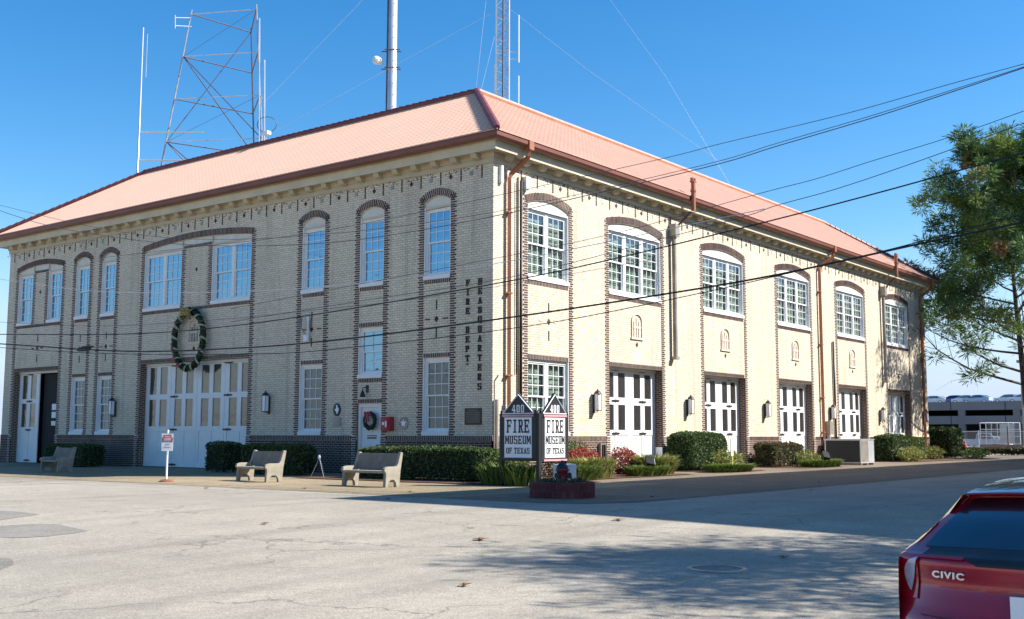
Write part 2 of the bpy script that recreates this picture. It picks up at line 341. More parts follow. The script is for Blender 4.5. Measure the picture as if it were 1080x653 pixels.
# slab serif block letters, drawn as strokes in a unit cell (x 0..1, y 0..1)
def V_(x, a=0, b=1): return (x, a, x+.24, b)
def H_(y, a=0, b=1): return (a, y, b, y+.13)
def SF(x, y, w=.44): return (x+.12-w/2, y, x+.12+w/2, y+.11)
GL = {
 'F': [V_(.12), H_(.87, 0, .95), SF(.12, 0), H_(.45, .3, .72), (.84, .68, .95, .9), (.66, .36, .74, .66)],
 'I': [V_(.38), SF(.38, 0, .62), SF(.38, .89, .62)],
 'R': [V_(.12), H_(.87, 0, .74), H_(.44, .3, .74), (.62, .52, .86, .90), SF(.12, 0), [(.42, .45), (.66, .45), (.94, .0), (.68, .0)], (.66, 0, 1, .11)],
 'E': [V_(.12), H_(.87, 0, .95), H_(0, 0, .95), H_(.44, .3, .72), (.84, .70, .95, .9), (.84, .1, .95, .30), (.66, .34, .74, .66)],
 'D': [V_(.12), H_(.87, 0, .74), H_(0, 0, .74), (.66, .10, .90, .90)],
 'P': [V_(.12), H_(.87, 0, .74), H_(.40, .3, .74), (.64, .46, .88, .92), SF(.12, 0)],
 'T': [V_(.38), H_(.87, .02, .98), SF(.38, 0, .56), (.02, .68, .12, .9), (.88, .68, .98, .9)],
 'H': [V_(.08), V_(.68), H_(.44, .2, .8), SF(.08, 0, .40), SF(.08, .89, .40), SF(.68, 0, .40), SF(.68, .89, .40)],
 'A': [[(.08, 0), (.26, 0), (.56, 1), (.44, 1)], [(.68, 0), (.94, 0), (.62, 1), (.42, 1)], H_(.28, .22, .76), SF(.05, 0, .36), SF(.70, 0, .38)],
 'Q': [V_(.04, .1, .9), V_(.72, .1, .9), H_(.87, .14, .86), H_(0, .14, .86), [(.5, .22), (.66, .28), (.96, -.12), (.78, -.14)]],
 'O': [V_(.04, .1, .9), V_(.72, .1, .9), H_(.87, .14, .86), H_(0, .14, .86)],
 '0': [V_(.10, .08, .92), V_(.66, .08, .92), H_(.87, .2, .8), H_(0, .2, .8)],
 'U': [V_(.10, .1, 1), V_(.68, .1, 1), H_(0, .2, .82), SF(.10, .89, .40), SF(.68, .89, .40)],
 'S': [H_(.87, .12, .86), H_(0, .12, .86), H_(.44, .16, .84), (.06, .5, .28, .92), (.72, .08, .94, .5), (.80, .68, .92, .92), (.06, .08, .18, .30)],
 'M': [(.02, 0, .20, 1), (.80, 0, 1.0, 1), [(.10, 1), (.30, 1), (.58, .2), (.44, .2)], [(.72, 1), (.90, 1), (.58, .2), (.46, .2)], (-.04, 0, .28, .1), (.74, 0, 1.06, .1)],
 'X': [[(.04, 0), (.24, 0), (.96, 1), (.76, 1)], [(.70, 0), (.98, 0), (.28, 1), (.02, 1)], (0, 0, .34, .10), (.66, 0, 1, .10), (0, .90, .34, 1), (.66, .90, 1, 1)],
 '4': [V_(.52), H_(.24, .02, .98), [(.02, .3), (.18, .3), (.60, 1), (.52, 1)], SF(.52, 0, .5)],
}
def slab(mb, s, P, a, z, w, h, gap, m, d0, d1):
    """P(a,z,o)->point; text centred on a, z; letters w wide, h high. Reading direction is +a."""
    tot = sum((w*.5 if c == ' ' else w)+gap for c in s)-gap; x = a-tot/2
    for c in s:
        if c == ' ': x += w*.5+gap; continue
        for q_, st_ in enumerate(GL[c]):
            pts = [(st_[0], st_[1]), (st_[2], st_[1]), (st_[2], st_[3]), (st_[0], st_[3])] if isinstance(st_, tuple) else st_
            e = .0004*q_
            mb.prism([(x+p[0]*w, z-h/2+p[1]*h) for p in pts], lambda u, v: P(u, v, d0), lambda u, v: P(u, v, d1+e), m)
        x += w+gap

# ------------------------------------------------------------------ ground
CAM = Vector((-28.875, -23.438, 1.4)); YAW = R(38.0749)
FWD = Vector((math.cos(YAW), math.sin(YAW), 0)); RGT = Vector((math.sin(YAW), -math.cos(YAW), 0))
F_PX = 1175.72; PIT = R(6.4588)
def at(px, py, depth):
    a, b = px-540, -(py-326.5)
    y = b/F_PX; Zr = math.cos(PIT)-y*math.sin(PIT); Yr = math.sin(PIT)+y*math.cos(PIT); X = a/F_PX
    t = depth/Zr; return CAM+RGT*(X*t)+FWD*depth+Vector((0, 0, Yr*t))
def gz(x, y):
    s = (x-CAM.x)*FWD.x+(y-CAM.y)*FWD.y
    t = min(1, max(0, (24-s)/14)); return -.30*t*t*(3-2*t)
def sheet(name, xs, ys, m, dz=0.0, test=None):
    mb = MB(); idx = {}
    for x in xs:
        for y in ys: idx[(x, y)] = len(mb.v); mb.v.append((x, y, gz(x, y)+dz))
    i = mb.mi(m)
    for a, b in zip(xs, xs[1:]):
        for c, d in zip(ys, ys[1:]):
            if test and not test((a+b)/2, (c+d)/2): continue
            mb.f.append((idx[(a, c)], idx[(b, c)], idx[(b, d)], idx[(a, d)])); mb.m.append(i)
    return mb.build(name, recalc=False, smooth=True)
def fr(a, b, s):
    n = max(1, int(round((b-a)/s))); return [a+(b-a)*i/n for i in range(n+1)]
xs = [-1500, -400, -150, -80]+fr(-60, 0, 1)+[10, 30, 60, 100, 200, 500, 2500]
ys = [-1500, -400, -150, -80]+fr(-60, 10, 1)+[20, 40, 80, 150, 400, 1500, 2500]
struct(sheet('street', xs, ys, 'street'))
def polysheet(name, pts, m, dz):
    # triangulated flat polygon laid on the ground
    mb = MB(); bm = bmesh.new(); vs = [bm.verts.new((x, y, 0)) for x, y in pts]; f = bm.faces.new(vs)
    bmesh.ops.triangulate(bm, faces=[f]); bmesh.ops.subdivide_edges(bm, edges=bm.edges[:], cuts=3, use_grid_fill=True)
    for v in bm.verts: v.co.z = gz(v.co.x, v.co.y)+dz
    me = bpy.data.meshes.new(name); bm.to_mesh(me); bm.free(); me.materials.append(M[m])
    o = bpy.data.objects.new(name, me); col.objects.link(o); return o
def corner(cx, cy, r, a0, a1, n=8): return [(cx+r*math.cos(R(a0+(a1-a0)*i/n)), cy+r*math.sin(R(a0+(a1-a0)*i/n))) for i in range(n+1)]
def wob(pts, a, s=1.3):
    out = []
    for i, p in enumerate(pts):
        q = pts[(i+1) % len(pts)]; L = math.dist(p, q); n = max(1, int(L/s))
        for j in range(n):
            x = p[0]+(q[0]-p[0])*j/n; y = p[1]+(q[1]-p[1])*j/n
            d = noise.noise(Vector((x*.8, y*.8, 3)))*a; out.append((x+d, y+d*.7))
    return out
struct(polysheet('apron_front', [(0, 34), (-9.8, 34), (-9.75, 5)]+[(-9.8, -4.5), (-9.9, -6.6), (0, -6.6)], 'apron', .006))
struct(polysheet('apron_side', [(62, 0), (0, 0), (0, -6.6), (-9.9, -6.6)]+corner(-7.9, -8.8, 2, 180, 270)+[(62, -10.7)], 'sideapron', .008))
struct(polysheet('parking_lot', [(66, -8), (66, 60), (149, 90), (149, -10)], 'lot', .006))
def gpx(px, py):
    d = at(px, py, 10)-CAM; z = 0
    for _ in range(6): p = CAM+d*((z-CAM.z)/d.z); z = gz(p.x, p.y)
    return (p.x, p.y)
for pts in ([(-14, 558), (4, 556), (30, 554.5), (60, 555), (80, 558), (93, 561.5), (74, 565), (48, 568), (14, 569), (-14, 567)], [(-16, 541), (4, 540), (24, 541), (40, 544.5), (22, 547), (2, 550), (-16, 551)], [(-12, 590), (6, 592), (12, 598), (0, 604), (-12, 604)]):
    struct(polysheet('asphalt_patch', wob([gpx(*p) for p in pts], .22, .18), 'patch', .005))
# old manhole cover with a broken ring
mh = thing('manhole_cover', 'worn manhole cover set in the street in front of the corner', 'manhole', (-16.2, -16.75, gz(-16.2, -16.75)))
mb = MB(); mb.lathe((0, 0, .006), [(0, 0), (.27, .004), (.30, 0), (.30, -.02)], 'patch', 24); mb.build('cover', mh)
mb = MB(); mb.lathe((0, 0, .004), [(.31, -.01), (.31, .012), (.37, .008), (.38, -.01)], 'greymetal', 24); mb.build('rim', mh)

# ------------------------------------------------------------------ fire station
BL, BR = 32.14, 44.7
st = thing('fire_station', 'two storey buff brick fire station with dark brick bands and a salmon tiled hip roof', 'building')
ROW = .085
BD = ['bd1', 'bd1', 'bd2', 'bd2', 'bd3']
def arch_z(u, u0, u1, zs, zc):   # segmental arch height at u
    h = (u1-u0)/2; r = zc-zs; Rr = (h*h+r*r)/(2*r); cu = (u0+u1)/2
    return zc-Rr+math.sqrt(max(0, Rr*Rr-(u-cu)**2))
SPR, CRI, CRO = 9.6, 9.82, 10.1
# openings: u0,u1,z0,z1, arched?, reveal depth, reveal material
OP = {'L': [], 'R': []}
def op(side, u0, u1, z0, z1, arch=None, d=.2, rm='buff'): OP[side].append((u0, u1, z0, z1, arch, d, rm))
L_small = [(1.90, 3.16), (5.14, 6.40), (8.32, 9.62), (22.42, 23.60), (24.62, 25.81)]
for u0, u1 in L_small: op('L', u0, u1, 6.86, 9.6, (u0, u1))
L_big = [(12.70, 20.18, 15.30, 17.40), (27.03, 31.16, 28.32, 29.72)]   # u0,u1, pier
for a, b, p0, p1 in L_big:
    op('L', a, p0, 6.86, 9.6, (a, b)); op('L', p1, b, 6.86, 9.6, (a, b)); op('L', p0, p1, 9.56, 9.6, (a, b))
for u0, u1 in (L_small[0], L_small[2], L_small[3], L_small[4]): op('L', u0, u1, 1.4, 4.1)
op('L', 5.14, 6.40, 3.48, 5.36); op('L', 5.14, 6.40, 0, 2.56, rm='reveal')
op('L', 12.70, 20.18, 0, 4.53, d=.36, rm='reveal'); op('L', 27.03, 31.16, 0, 4.53, d=.36, rm='reveal')
R_door = [(7.10, 11.06), (14.68, 18.62), (22.28, 26.24), (29.84, 33.92), (37.44, 41.36)]
R_all = [(1.92, 4.43)]+R_door
for u0, u1 in R_all: op('R', u0, u1, 6.86, 9.6, (u0, u1))
op('R', 1.92, 4.43, 1.4, 4.08)
for u0, u1 in R_door: op('R', u0, u1, 0, 4.08, d=.40, rm='reveal')

def wall(side, U1, Z0, Z1, off, mat, name, clip=None):
    mb = MB(); ops = [o for o in OP[side]]
    us = sorted({0, U1}|{o[0] for o in ops}|{o[1] for o in ops}); zs = sorted({Z0, Z1}|{z for o in ops for z in (o[2], o[3]) if Z0 < z < Z1}|({CRO+.001} if Z1 > CRO else set()))
    def inside(u, z):
        for o in ops:
            if o[0] < u < o[1] and o[2] < z < o[3]: return 1
            if o[4] and o[0] < u < o[1] and o[3] < z < CRO: return 2
        return 0
    P = lambda u, z, o=off: FP(side, u, z, o)
    for a, b in zip(us, us[1:]):
        for c, d in zip(zs, zs[1:]):
            k = inside((a+b)/2, (c+d)/2)
            if k == 0: mb.face([P(a, c), P(b, c), P(b, d), P(a, d)], mat)
    for o in ops:
        u0, u1, z0, z1, ar, dep, rm = o
        if z0 >= Z1 or z1 <= Z0: continue
        za, zb = max(z0, Z0), min(z1, Z1); m2 = rm if rm != 'buff' else mat
        if not (ar and z1-z0 < .1):
            for u, e in ((u0, 0), (u1, 1)):
                zt = zb if not ar else arch_z(u, ar[0], ar[1], SPR, CRI)
                mb.face([P(u, za), P(u, za, -dep), P(u, zt, -dep), P(u, zt)], m2)
            if z0 > Z0: mb.face([P(u0, z0), P(u1, z0), P(u1, z0, -dep), P(u0, z0, -dep)], m2)
        if not ar and z1 <= Z1: mb.face([P(u0, z1), P(u1, z1), P(u1, z1, -dep), P(u0, z1, -dep)], m2)
        if ar and z1 <= Z1:
            n = max(2, int((u1-u0)/.15))
            for j in range(n):
                a = u0+(u1-u0)*j/n; b = u0+(u1-u0)*(j+1)/n
                ya, yb = arch_z(a, ar[0], ar[1], SPR, CRI), arch_z(b, ar[0], ar[1], SPR, CRI)
                mb.face([P(a, ya), P(b, yb), P(b, CRO+.001), P(a, CRO+.001)], mat)
                mb.face([P(a, ya), P(b, yb), P(b, yb, -dep), P(a, ya, -dep)], m2)
    return mb
WM = {'L': wall('L', BL, 0, 10.7, 0, 'buff', 'wall'), 'R': wall('R', BR, 0, 10.7, 0, 'buff', 'wall')}
mb = MB()   # rear walls, dark backing behind the openings
mb.box(BR-.3, BR, .006, 32.14, 0, 10.7, 'buff'); mb.box(.006, BR-.301, BL-.3, BL, 0, 10.7, 'buff'); mb.build('wall', st)
# plinth: 25 mm proud, with a ledge of soldier bricks
def plinth(side, U1, holes):
    u = -.03
    for a, b in sorted(holes)+[(U1, U1)]:
        if a > u: mb = MB(); fbox(mb, side, u, a, 0, 1.22, -.02, .03, 'dark'); mb.build('plinth', st)
        u = b
    u = -.03
    for a, b in sorted(holes)+[(U1, U1)]:
        if a > u:
            mb = MB(); fbox(mb, side, u, a, 1.222, 1.398, -.02, .032, 'mortar'); x = u+.01
            while x+.065 < a: fbox(mb, side, x, x+.058, 1.226, 1.394, 0, .042, rnd.choice(BD)); x += .088
            mb.build('soldier_course', st)
        u = b
plinth('L', BL, [(5.14, 6.40), (12.70, 20.18), (27.03, 31.16)])
plinth('R', BR, R_door)

def bandcol(mb, side, ua, ub, z0, z1, inner):   # vertical toothed strip, inner = which u is the opening side
    fbox(mb, side, ua+.02, ub-.02, z0, z1, -.01, .010, 'mortar')
    z = z0+.008; k = 0
    while z+.055 < z1:
        t = .0 if k % 2 else .055
        a, b = (ua+t, ub) if inner > ua+.01 else (ua, ub-t)
        if k % 2: fbox(mb, side, a, b, z, z+.056, 0, .020, rnd.choice(BD))
        else:
            mid = a+(b-a)*.5
            fbox(mb, side, a, mid-.008, z, z+.056, 0, .020, rnd.choice(BD)); fbox(mb, side, mid+.008, b, z, z+.056, 0, .020, rnd.choice(BD))
        z += ROW; k += 1
def soldier(mb, side, a, b, z0, z1):
    fbox(mb, side, a, b, z0, z1, -.01, .008, 'mortar'); x = a+.012
    while x+.06 < b: fbox(mb, side, x, x+.056, z0+.008, z1-.008, 0, .019, rnd.choice(BD)); x += .088
def archring(mb, side, u0, u1, zs, zc, t):
    h = (u1-u0)/2; r = zc-zs; Rr = (h*h+r*r)/(2*r); cu = (u0+u1)/2; cz = zc-Rr; am = math.asin(h/Rr)
    n = int(2*am*(Rr+t/2)/.088)
    for j in range(n):
        a0 = -am+2*am*(j+.10)/n; a1 = -am+2*am*(j+.72)/n
        P = lambda a, q, o: FP(side, cu+math.sin(a)*q, cz+math.cos(a)*q, o)
        mb.hexa([P(a0, Rr, 0), P(a1, Rr, 0), P(a1, Rr, .022), P(a0, Rr, .022), P(a0, Rr+t, 0), P(a1, Rr+t, 0), P(a1, Rr+t, .022), P(a0, Rr+t, .022)], rnd.choice(BD))
    for j in range(n):
        a0 = -am+2*am*j/n; a1 = -am+2*am*(j+1)/n
        P = lambda a, q, o: FP(side, cu+math.sin(a)*q, cz+math.cos(a)*q, o)
        mb.hexa([P(a0, Rr+.003, -.01), P(a1, Rr+.003, -.01), P(a1, Rr+.003, .009), P(a0, Rr+.003, .009), P(a0, Rr+t-.006, -.01), P(a1, Rr+t-.006, -.01), P(a1, Rr+t-.006, .009), P(a0, Rr+t-.006, .009)], 'mortar')
def diamond(mb, side, u, z, r, m='bd1'):
    mb.prism([(u-r, z), (u, z-r*1.15), (u+r, z), (u, z+r*1.15)], lambda a, b: FP(side, a, b, 0), lambda a, b: FP(side, a, b, .018), m)
def bay(side, u0, u1, low, sw=.26):
    """one bay: strips from plinth to arch, arch ring, soldier courses. low = list of (z0,z1) soldier courses across the bay"""
    mb = MB()
    for a, b, inn in ((u0-sw, u0-.004, u0), (u1+.004, u1+sw, u1)): bandcol(mb, side, a, b, 1.402, 9.80, inn)
    archring(mb, side, u0-.10, u1+.10, SPR-.02, CRI+.02, .26)
    for z0, z1, a, b in low: soldier(mb, side, a, b, z0, z1)
    return mb.build('brick_band', st)
for i, (u0, u1) in enumerate(L_small):
    low = [(6.70, 6.855, u0, u1)]
    if i == 1: low += [(5.365, 5.52, u0, u1), (3.32, 3.475, u0, u1), (2.565, 2.72, u0, u1)]
    else: low += [(4.105, 4.26, u0, u1)]
    bay('L', u0, u1, low)
for (a, b, p0, p1) in L_big:
    o = bay('L', a, b, [(6.70, 6.855, a, b), (4.535, 4.71, a, b)])
    mb = MB(); bandcol(mb, 'L', p0+.004, p0+.25, 6.86, 9.42, p0); bandcol(mb, 'L', p1-.25, p1-.004, 6.86, 9.42, p1); soldier(mb, 'L', p0+.004, p1-.004, 9.42, 9.555); diamond(mb, 'L', (p0+p1)/2, 8.45, .08)
    mb.build('brick_band', st)
for i, (u0, u1) in enumerate(R_all): bay('R', u0, u1, [(6.70, 6.855, u0, u1), (4.085, 4.24, u0, u1)])
# garage side strips continue down beside the openings through the plinth
for side, lst in (('L', [(12.70, 20.18), (27.03, 31.16), (5.14, 6.40)]), ('R', R_door)):
    for u0, u1 in lst:
        for a, b, inn in ((u0-.26, u0-.004, u0), (u1+.004, u1+.26, u1)):
            z = .02; k = 0; mb = MB(); fbox(mb, side, a+.03, b-.03, 0.005, 1.395, 0, .0435, 'mortar')
            while z < 1.36:
                t = 0 if k % 2 else .05
                fbox(mb, side, a+(t if inn > a+.01 else 0), b-(0 if inn > a+.01 else t), z, z+.058, 0, .047, rnd.choice(BD)); z += ROW; k += 1
            mb.build('brick_band', st)
# frieze of little vertical bars, diamonds and cream blocks
for side, U1, s0 in (('L', BL, .50), ('R', BR, .60)):
    mb = WM[side]; u = s0; k = 0; step = .945
    while u < U1-.2:
        z = 10.19
        fbox(mb, side, u-.022, u+.022, 10.19, 10.40, 0, .02, 'bd1'); fbox(mb, side, u-.022, u+.022, 10.415, 10.64, 0, .02, 'bd1')
        if u+step < U1-.2:
            if k % 2: diamond(mb, side, u+step/2, 10.42, .085)
            else: fbox(mb, side, u+step/2-.07, u+step/2+.07, 10.34, 10.50, 0, .018, 'greymetal' if side == 'L' else 'mortar')
        for q in range(7):
            x = u+.12+rnd.random()*.7; zz = 10.50+rnd.random()*.12
            fbox(mb, side, x, x+.05, zz, zz+.035, 0, .012, 'bd3' if rnd.random() < .5 else 'bd2')
        u += step; k += 1
# brick cross inlays
for side, uc in (('L', 2.53), ('L', 8.97), ('L', 23.01), ('L', 25.2), ('L', 29.05), ('R', 3.17)):
    zc = 5.45 if uc not in (29.05,) else 5.65
    mb = WM[side]; diamond(mb, side, uc, zc, .10)
    for s in (-1, 1):
        fbox(mb, side, uc-.022, uc+.022, zc+s*.5-.17, zc+s*.5+.17, 0, .018, 'bd1')
        fbox(mb, side, uc+s*.42-.12, uc+s*.42+.12, zc-.025, zc+.025, 0, .018, 'bd2' if side == 'L' else 'mortar')
for k_ in WM: WM[k_].build('wall', st, recalc=False)
# relief plaques over the engine doors
def relief(side, uc, zc):
    mb = MB(); w, h = .34, .42
    fbox(mb, side, uc-w-.07, uc-w, zc-h, zc+h*.6, 0, .05, 'mortar'); fbox(mb, side, uc+w, uc+w+.07, zc-h, zc+h*.6, 0, .05, 'mortar'); fbox(mb, side, uc-w-.12, uc+w+.12, zc-h-.08, zc-h, 0, .06, 'mortar')
    for j in range(8):
        a0 = math.pi*j/8; a1 = math.pi*(j+1)/8
        P = lambda a, q, o: FP(side, uc+math.cos(a)*q, zc+h*.6+math.sin(a)*q*.75, o)
        mb.hexa([P(a0, w, 0), P(a1, w, 0), P(a1, w, .05), P(a0, w, .05), P(a0, w+.07, 0), P(a1, w+.07, 0), P(a1, w+.07, .05), P(a0, w+.07, .05)], 'mortar')
    for q in (-.18, 0, .18): fbox(mb, side, uc+q-.05, uc+q+.05, zc-h+.02, zc+h*.55+(.12 if q == 0 else 0), 0, .035, 'greymetal' if side == 'L' else 'mortar')
    fbox(mb, side, uc-.26, uc+.26, zc-.05, zc+.03, 0, .045, 'mortar')
    diamond(mb, side, uc, zc-h-.28, .09)
    mb.build('relief_plaque', st)
for u0, u1 in R_door: relief('R', (u0+u1)/2+.05, 5.72)
relief('L', 16.35, 5.75)

# windows
def window(side, u0, u1, z0, z1, units, nx, glass, arch=None, sill=True, d=.15, blind=False, rows=3):
    mb = MB(); fw = .10
    F = lambda a, b, c, e, o0, o1: fbox(mb, side, a, b, c, e, o0, o1, 'white')
    F(u0, u0+fw, z0+.14, z1, -d-.04, -d+.06); F(u1-fw, u1, z0+.14, z1, -d-.04, -d+.06); F(u0+fw, u1-fw, z1-.12, z1, -d-.04, -d+.06)
    F(u0, u0+.045, z0+.14, z1, -d+.061, -.01); F(u1-.045, u1, z0+.14, z1, -d+.061, -.01)      # brick mould
    F(u0-.0, u1+.0, z0+.14, z0+.20, -d-.04, -d+.07)
    mw = .16; inner = (u1-u0-2*fw-(units-1)*mw)/units; panes = []
    for k in range(units):
        a = u0+fw+k*(inner+mw); b = a+inner
        if k: F(a-mw, a, z0+.20, z1-.12, -d-.04, -d+.05)
        zb, zt = z0+.20, z1-.12; zm = (zb+zt)/2
        sw = .055
        for (c, e, oo) in ((zm-.03, zt, .0), (zb, zm+.03, -.035)):   # upper sash in front
            F(a, a+sw, c, e, -d-.02+oo, -d+.03+oo); F(b-sw, b, c, e, -d-.02+oo, -d+.03+oo)
            F(a+sw, b-sw, c, c+sw, -d-.02+oo, -d+.03+oo); F(a+sw, b-sw, e-sw, e, -d-.02+oo, -d+.03+oo)
            for i in range(1, nx): x = a+sw+(b-a-2*sw)*i/nx; F(x-.012, x+.012, c+sw, e-sw, -d-.008+oo, -d+.018+oo)
            for i in range(1, rows): x = c+sw+(e-c-2*sw)*i/rows; F(a+sw, b-sw, x-.012, x+.012, -d-.006+oo, -d+.014+oo)
        panes.append((a+sw, b-sw, zb+.05, zm-.02, -d-.03)); panes.append((a+sw, b-sw, zm, zt-.05, -d+.0))
    if arch:   # white board filling the arch head
        n = max(4, int((u1-u0)/.12)); P = lambda u, z, o: FP(side, u, z, o)
        for j in range(n):
            a = u0+(u1-u0)*j/n; b = u0+(u1-u0)*(j+1)/n
            za, zb_ = arch_z(a, arch[0], arch[1], SPR, CRI), arch_z(b, arch[0], arch[1], SPR, CRI)
            mb.hexa([P(a, z1, -d-.02), P(b, z1, -d-.02), P(b, z1, -.06), P(a, z1, -.06), P(a, za, -d-.02), P(b, zb_, -d-.02), P(b, zb_, -.06), P(a, za, -.06)], 'cream')
        fbox(mb, side, u0, u1, z1-.045, z1+.02, -.06, -.015, 'offwhite' if side == 'L' else 'white')
    w = mb.build('window', st)
    for k in range(0, len(panes), 2):
        mb = MB()
        for a, b, c, e, o in panes[k:k+2]:
            P = lambda u, z: FP(side, u, z, o)
            mb.face([P(a, c), P(b, c), P(b, e), P(a, e)], glass)
        mb.build('pane', w, recalc=False)
    if sill:
        mb = MB(); fbox(mb, side, u0-.0, u1+.0, z0, z0+.138, -d-.04, .045, 'white'); mb.build('sill', w)
    mb = MB(); P = lambda u, z: FP(side, u, z, -d-.12)
    if blind:
        for a, b, c, e, o in panes: mb.face([P(a-.05, c-.05), P(b+.05, c-.05), P(b+.05, e+.05), P(a-.05, e+.05)], 'blind')
        mb.build('blind', w, recalc=False)
    return w
ZH = 9.45
for u0, u1 in L_small: window('L', u0, u1, 6.86, ZH, 1, 3, 'glassL', (u0, u1))
a, b, p0, p1 = L_big[0]; window('L', a, p0, 6.86, ZH, 2, 3, 'glassL', (a, b)); window('L', p1, b, 6.86, ZH, 2, 3, 'glassL', (a, b))
a, b, p0, p1 = L_big[1]; window('L', a, p0, 6.86, ZH, 1, 3, 'glassL', (a, b)); window('L', p1, b, 6.86, ZH, 1, 3, 'glassL', (a, b))
# white board that closes the arch over the piers
for a, b, p0, p1 in L_big:
    n = 12; mb = MB()
    for j in range(n):
        x = p0+(p1-p0)*j/n; y = p0+(p1-p0)*(j+1)/n; za, zb = arch_z(x, a, b, SPR, CRI), arch_z(y, a, b, SPR, CRI)
        P = lambda u, z, o: FP('L', u, z, o)
        mb.hexa([P(x, 9.56, -.17), P(y, 9.56, -.17), P(y, 9.56, -.06), P(x, 9.56, -.06), P(x, za, -.17), P(y, zb, -.17), P(y, zb, -.06), P(x, za, -.06)], 'cream')
    mb.build('arch_board', st)
for u0, u1 in (L_small[0], L_small[2], L_small[3], L_small[4]): window('L', u0, u1, 1.4, 4.1, 1, 3, 'glassLow')
window('L', 5.14, 6.40, 3.48, 5.36, 1, 2, 'glassL', rows=2)
window('R', 1.92, 4.43, 6.86, ZH, 2, 3, 'glassR', (1.92, 4.43), blind=True)
for u0, u1 in R_door: window('R', u0, u1, 6.86, ZH, 3, 3, 'glassR', (u0, u1), blind=True)
window('R', 1.92, 4.43, 1.4, 4.08, 2, 3, 'glassR', blind=True)

# doors
def hinge(mb, side, u, z, o):
    mb.prism([(u-.30, z), (u-.2, z+.04), (u-.06, z+.035), (u, z+.06), (u+.06, z+.035), (u+.2, z+.04), (u+.30, z), (u+.2, z-.04), (u+.06, z-.035), (u, z-.06), (u-.06, z-.035), (u-.2, z-.04)], lambda a, b: FP(side, a, b, o), lambda a, b: FP(side, a, b, o+.025), 'black')
def garage_door(side, u0, u1, z1, npan, lights, rowsz, d, glass, closed=None, hz=()):
    mb = MB(); a0, a1 = (u0, u1) if closed is None else closed
    if z1 > 4.3 or True: fbox(mb, side, u0, u1, z1-.11, z1, -d-.05, -d+.06, 'white')
    pw = (a1-a0)/npan; panes = []
    for k in range(npan):
        p0 = a0+k*pw+.008; p1 = a0+(k+1)*pw-.008; W = p1-p0
        lw = .52 if W < 2.2 else .5
        n = lights; gap = (W-n*lw)/(n+1); z0 = .03; zt = z1-.12
        # stiles between lights
        xs_ = [p0]+[p0+gap*(i+1)+lw*i for i in range(n)]
        u = p0
        for i in range(n):
            ga = p0+gap*(i+1)+lw*i
            fbox(mb, side, u, ga, rowsz[1][0]-.0, zt, -d-.03, -d+.02, 'white'); u = ga+lw
        fbox(mb, side, u, p1, rowsz[1][0], zt, -d-.03, -d+.02, 'white')
        for i in range(n):
            ga = p0+gap*(i+1)+lw*i
            fbox(mb, side, ga, ga+lw, rowsz[0][1], zt, -d-.03, -d+.02, 'white'); fbox(mb, side, ga, ga+lw, rowsz[1][1], rowsz[0][0], -d-.03, -d+.02, 'white')
            for c, e in rowsz: panes.append((ga, ga+lw, c, e))
        fbox(mb, side, p0, p1, z0, rowsz[1][0], -d-.03, -d-.005, 'white')
        fbox(mb, side, p0, p0+.16, z0, rowsz[1][0], -d-.004, -d+.02, 'white'); fbox(mb, side, p1-.16, p1, z0, rowsz[1][0], -d-.004, -d+.02, 'white')
        fbox(mb, side, p0+.16, p1-.16, rowsz[1][0]-.2, rowsz[1][0], -d-.004, -d+.02, 'white'); fbox(mb, side, p0+.16, p1-.16, z0, z0+.2, -d-.004, -d+.02, 'white')
        cx = (p0+p1)/2; fbox(mb, side, cx-.08, cx+.08, z0+.2, rowsz[1][0]-.2, -d-.004, -d+.018, 'white')
    dr = mb.build('garage_door', st)
    mb = MB()
    for a, b, c, e in panes:
        P = lambda u, z: FP(side, u, z, -d-.012)
        mb.face([P(a, c), P(b, c), P(b, e), P(a, e)], glass)
    mb.build('pane', dr, recalc=False)
    for (u, z) in hz:
        mb = MB(); hinge(mb, side, u, z, -d+.022); mb.build('hinge', dr)
    return dr
LR = [(3.17, 4.36), (1.77, 2.94)]; RR = [(2.90, 3.87), (1.63, 2.62)]
garage_door('L', 12.70, 20.18, 4.53, 4, 2, LR, .33, 'glassDoorL', hz=[(u, z) for u in (18.05, 14.35) for z in (4.40, 3.05, 1.63, .13)])
garage_door('L', 27.03, 31.16, 4.53, 1, 2, LR, .33, 'glassDoorL', closed=(29.2, 31.14), hz=[(30.1, z) for z in (4.40, 3.05, 1.63, .13)])
for i, (u0, u1) in enumerate(R_door):
    garage_door('R', u0, u1, 4.08, 2, 2, RR, .36, 'glassDoor', hz=[(u, z) for u in (u0+.95, u0+2.95) for z in (3.99, 2.77, 1.50)])
# dark engine bay behind the half open door, with notices just inside
mb = MB()
mb.box(.40, 3.6, 26.0, 31.4, 0.01, .02, 'interior'); mb.box(3.6, 3.7, 26.0, 31.4, 0, 4.6, 'interior'); mb.box(.40, 3.6, 25.9, 26.0, 0, 4.6, 'interior'); mb.box(.40, 3.6, 31.4, 31.5, 0, 4.6, 'interior'); mb.box(.3, 3.7, 25.9, 31.5, 4.6, 4.7, 'interior')
mb.build('engine_bay', st)
mb = MB(); mb.box(1.2, 1.3, 26.9, 27.0, 0, 3.6, 'interior')
for y, z, w, h in ((28.1, 2.75, .42, .30), (28.1, 2.36, .42, .30), (28.1, 1.95, .42, .22), (27.4, 2.5, .62, .85), (27.4, 1.85, .62, .35)):
    fbox(mb, 'L', y-w/2, y+w/2, z-h/2, z+h/2, -.52, -.5, 'signboard')
fbox(mb, 'L', 27.03, 29.2, 0.02, 4.42, -.62, -.54, 'interior'); mb.build('notices_dark_sheet', st)  # near black sheet across the open half stands for the unlit bay
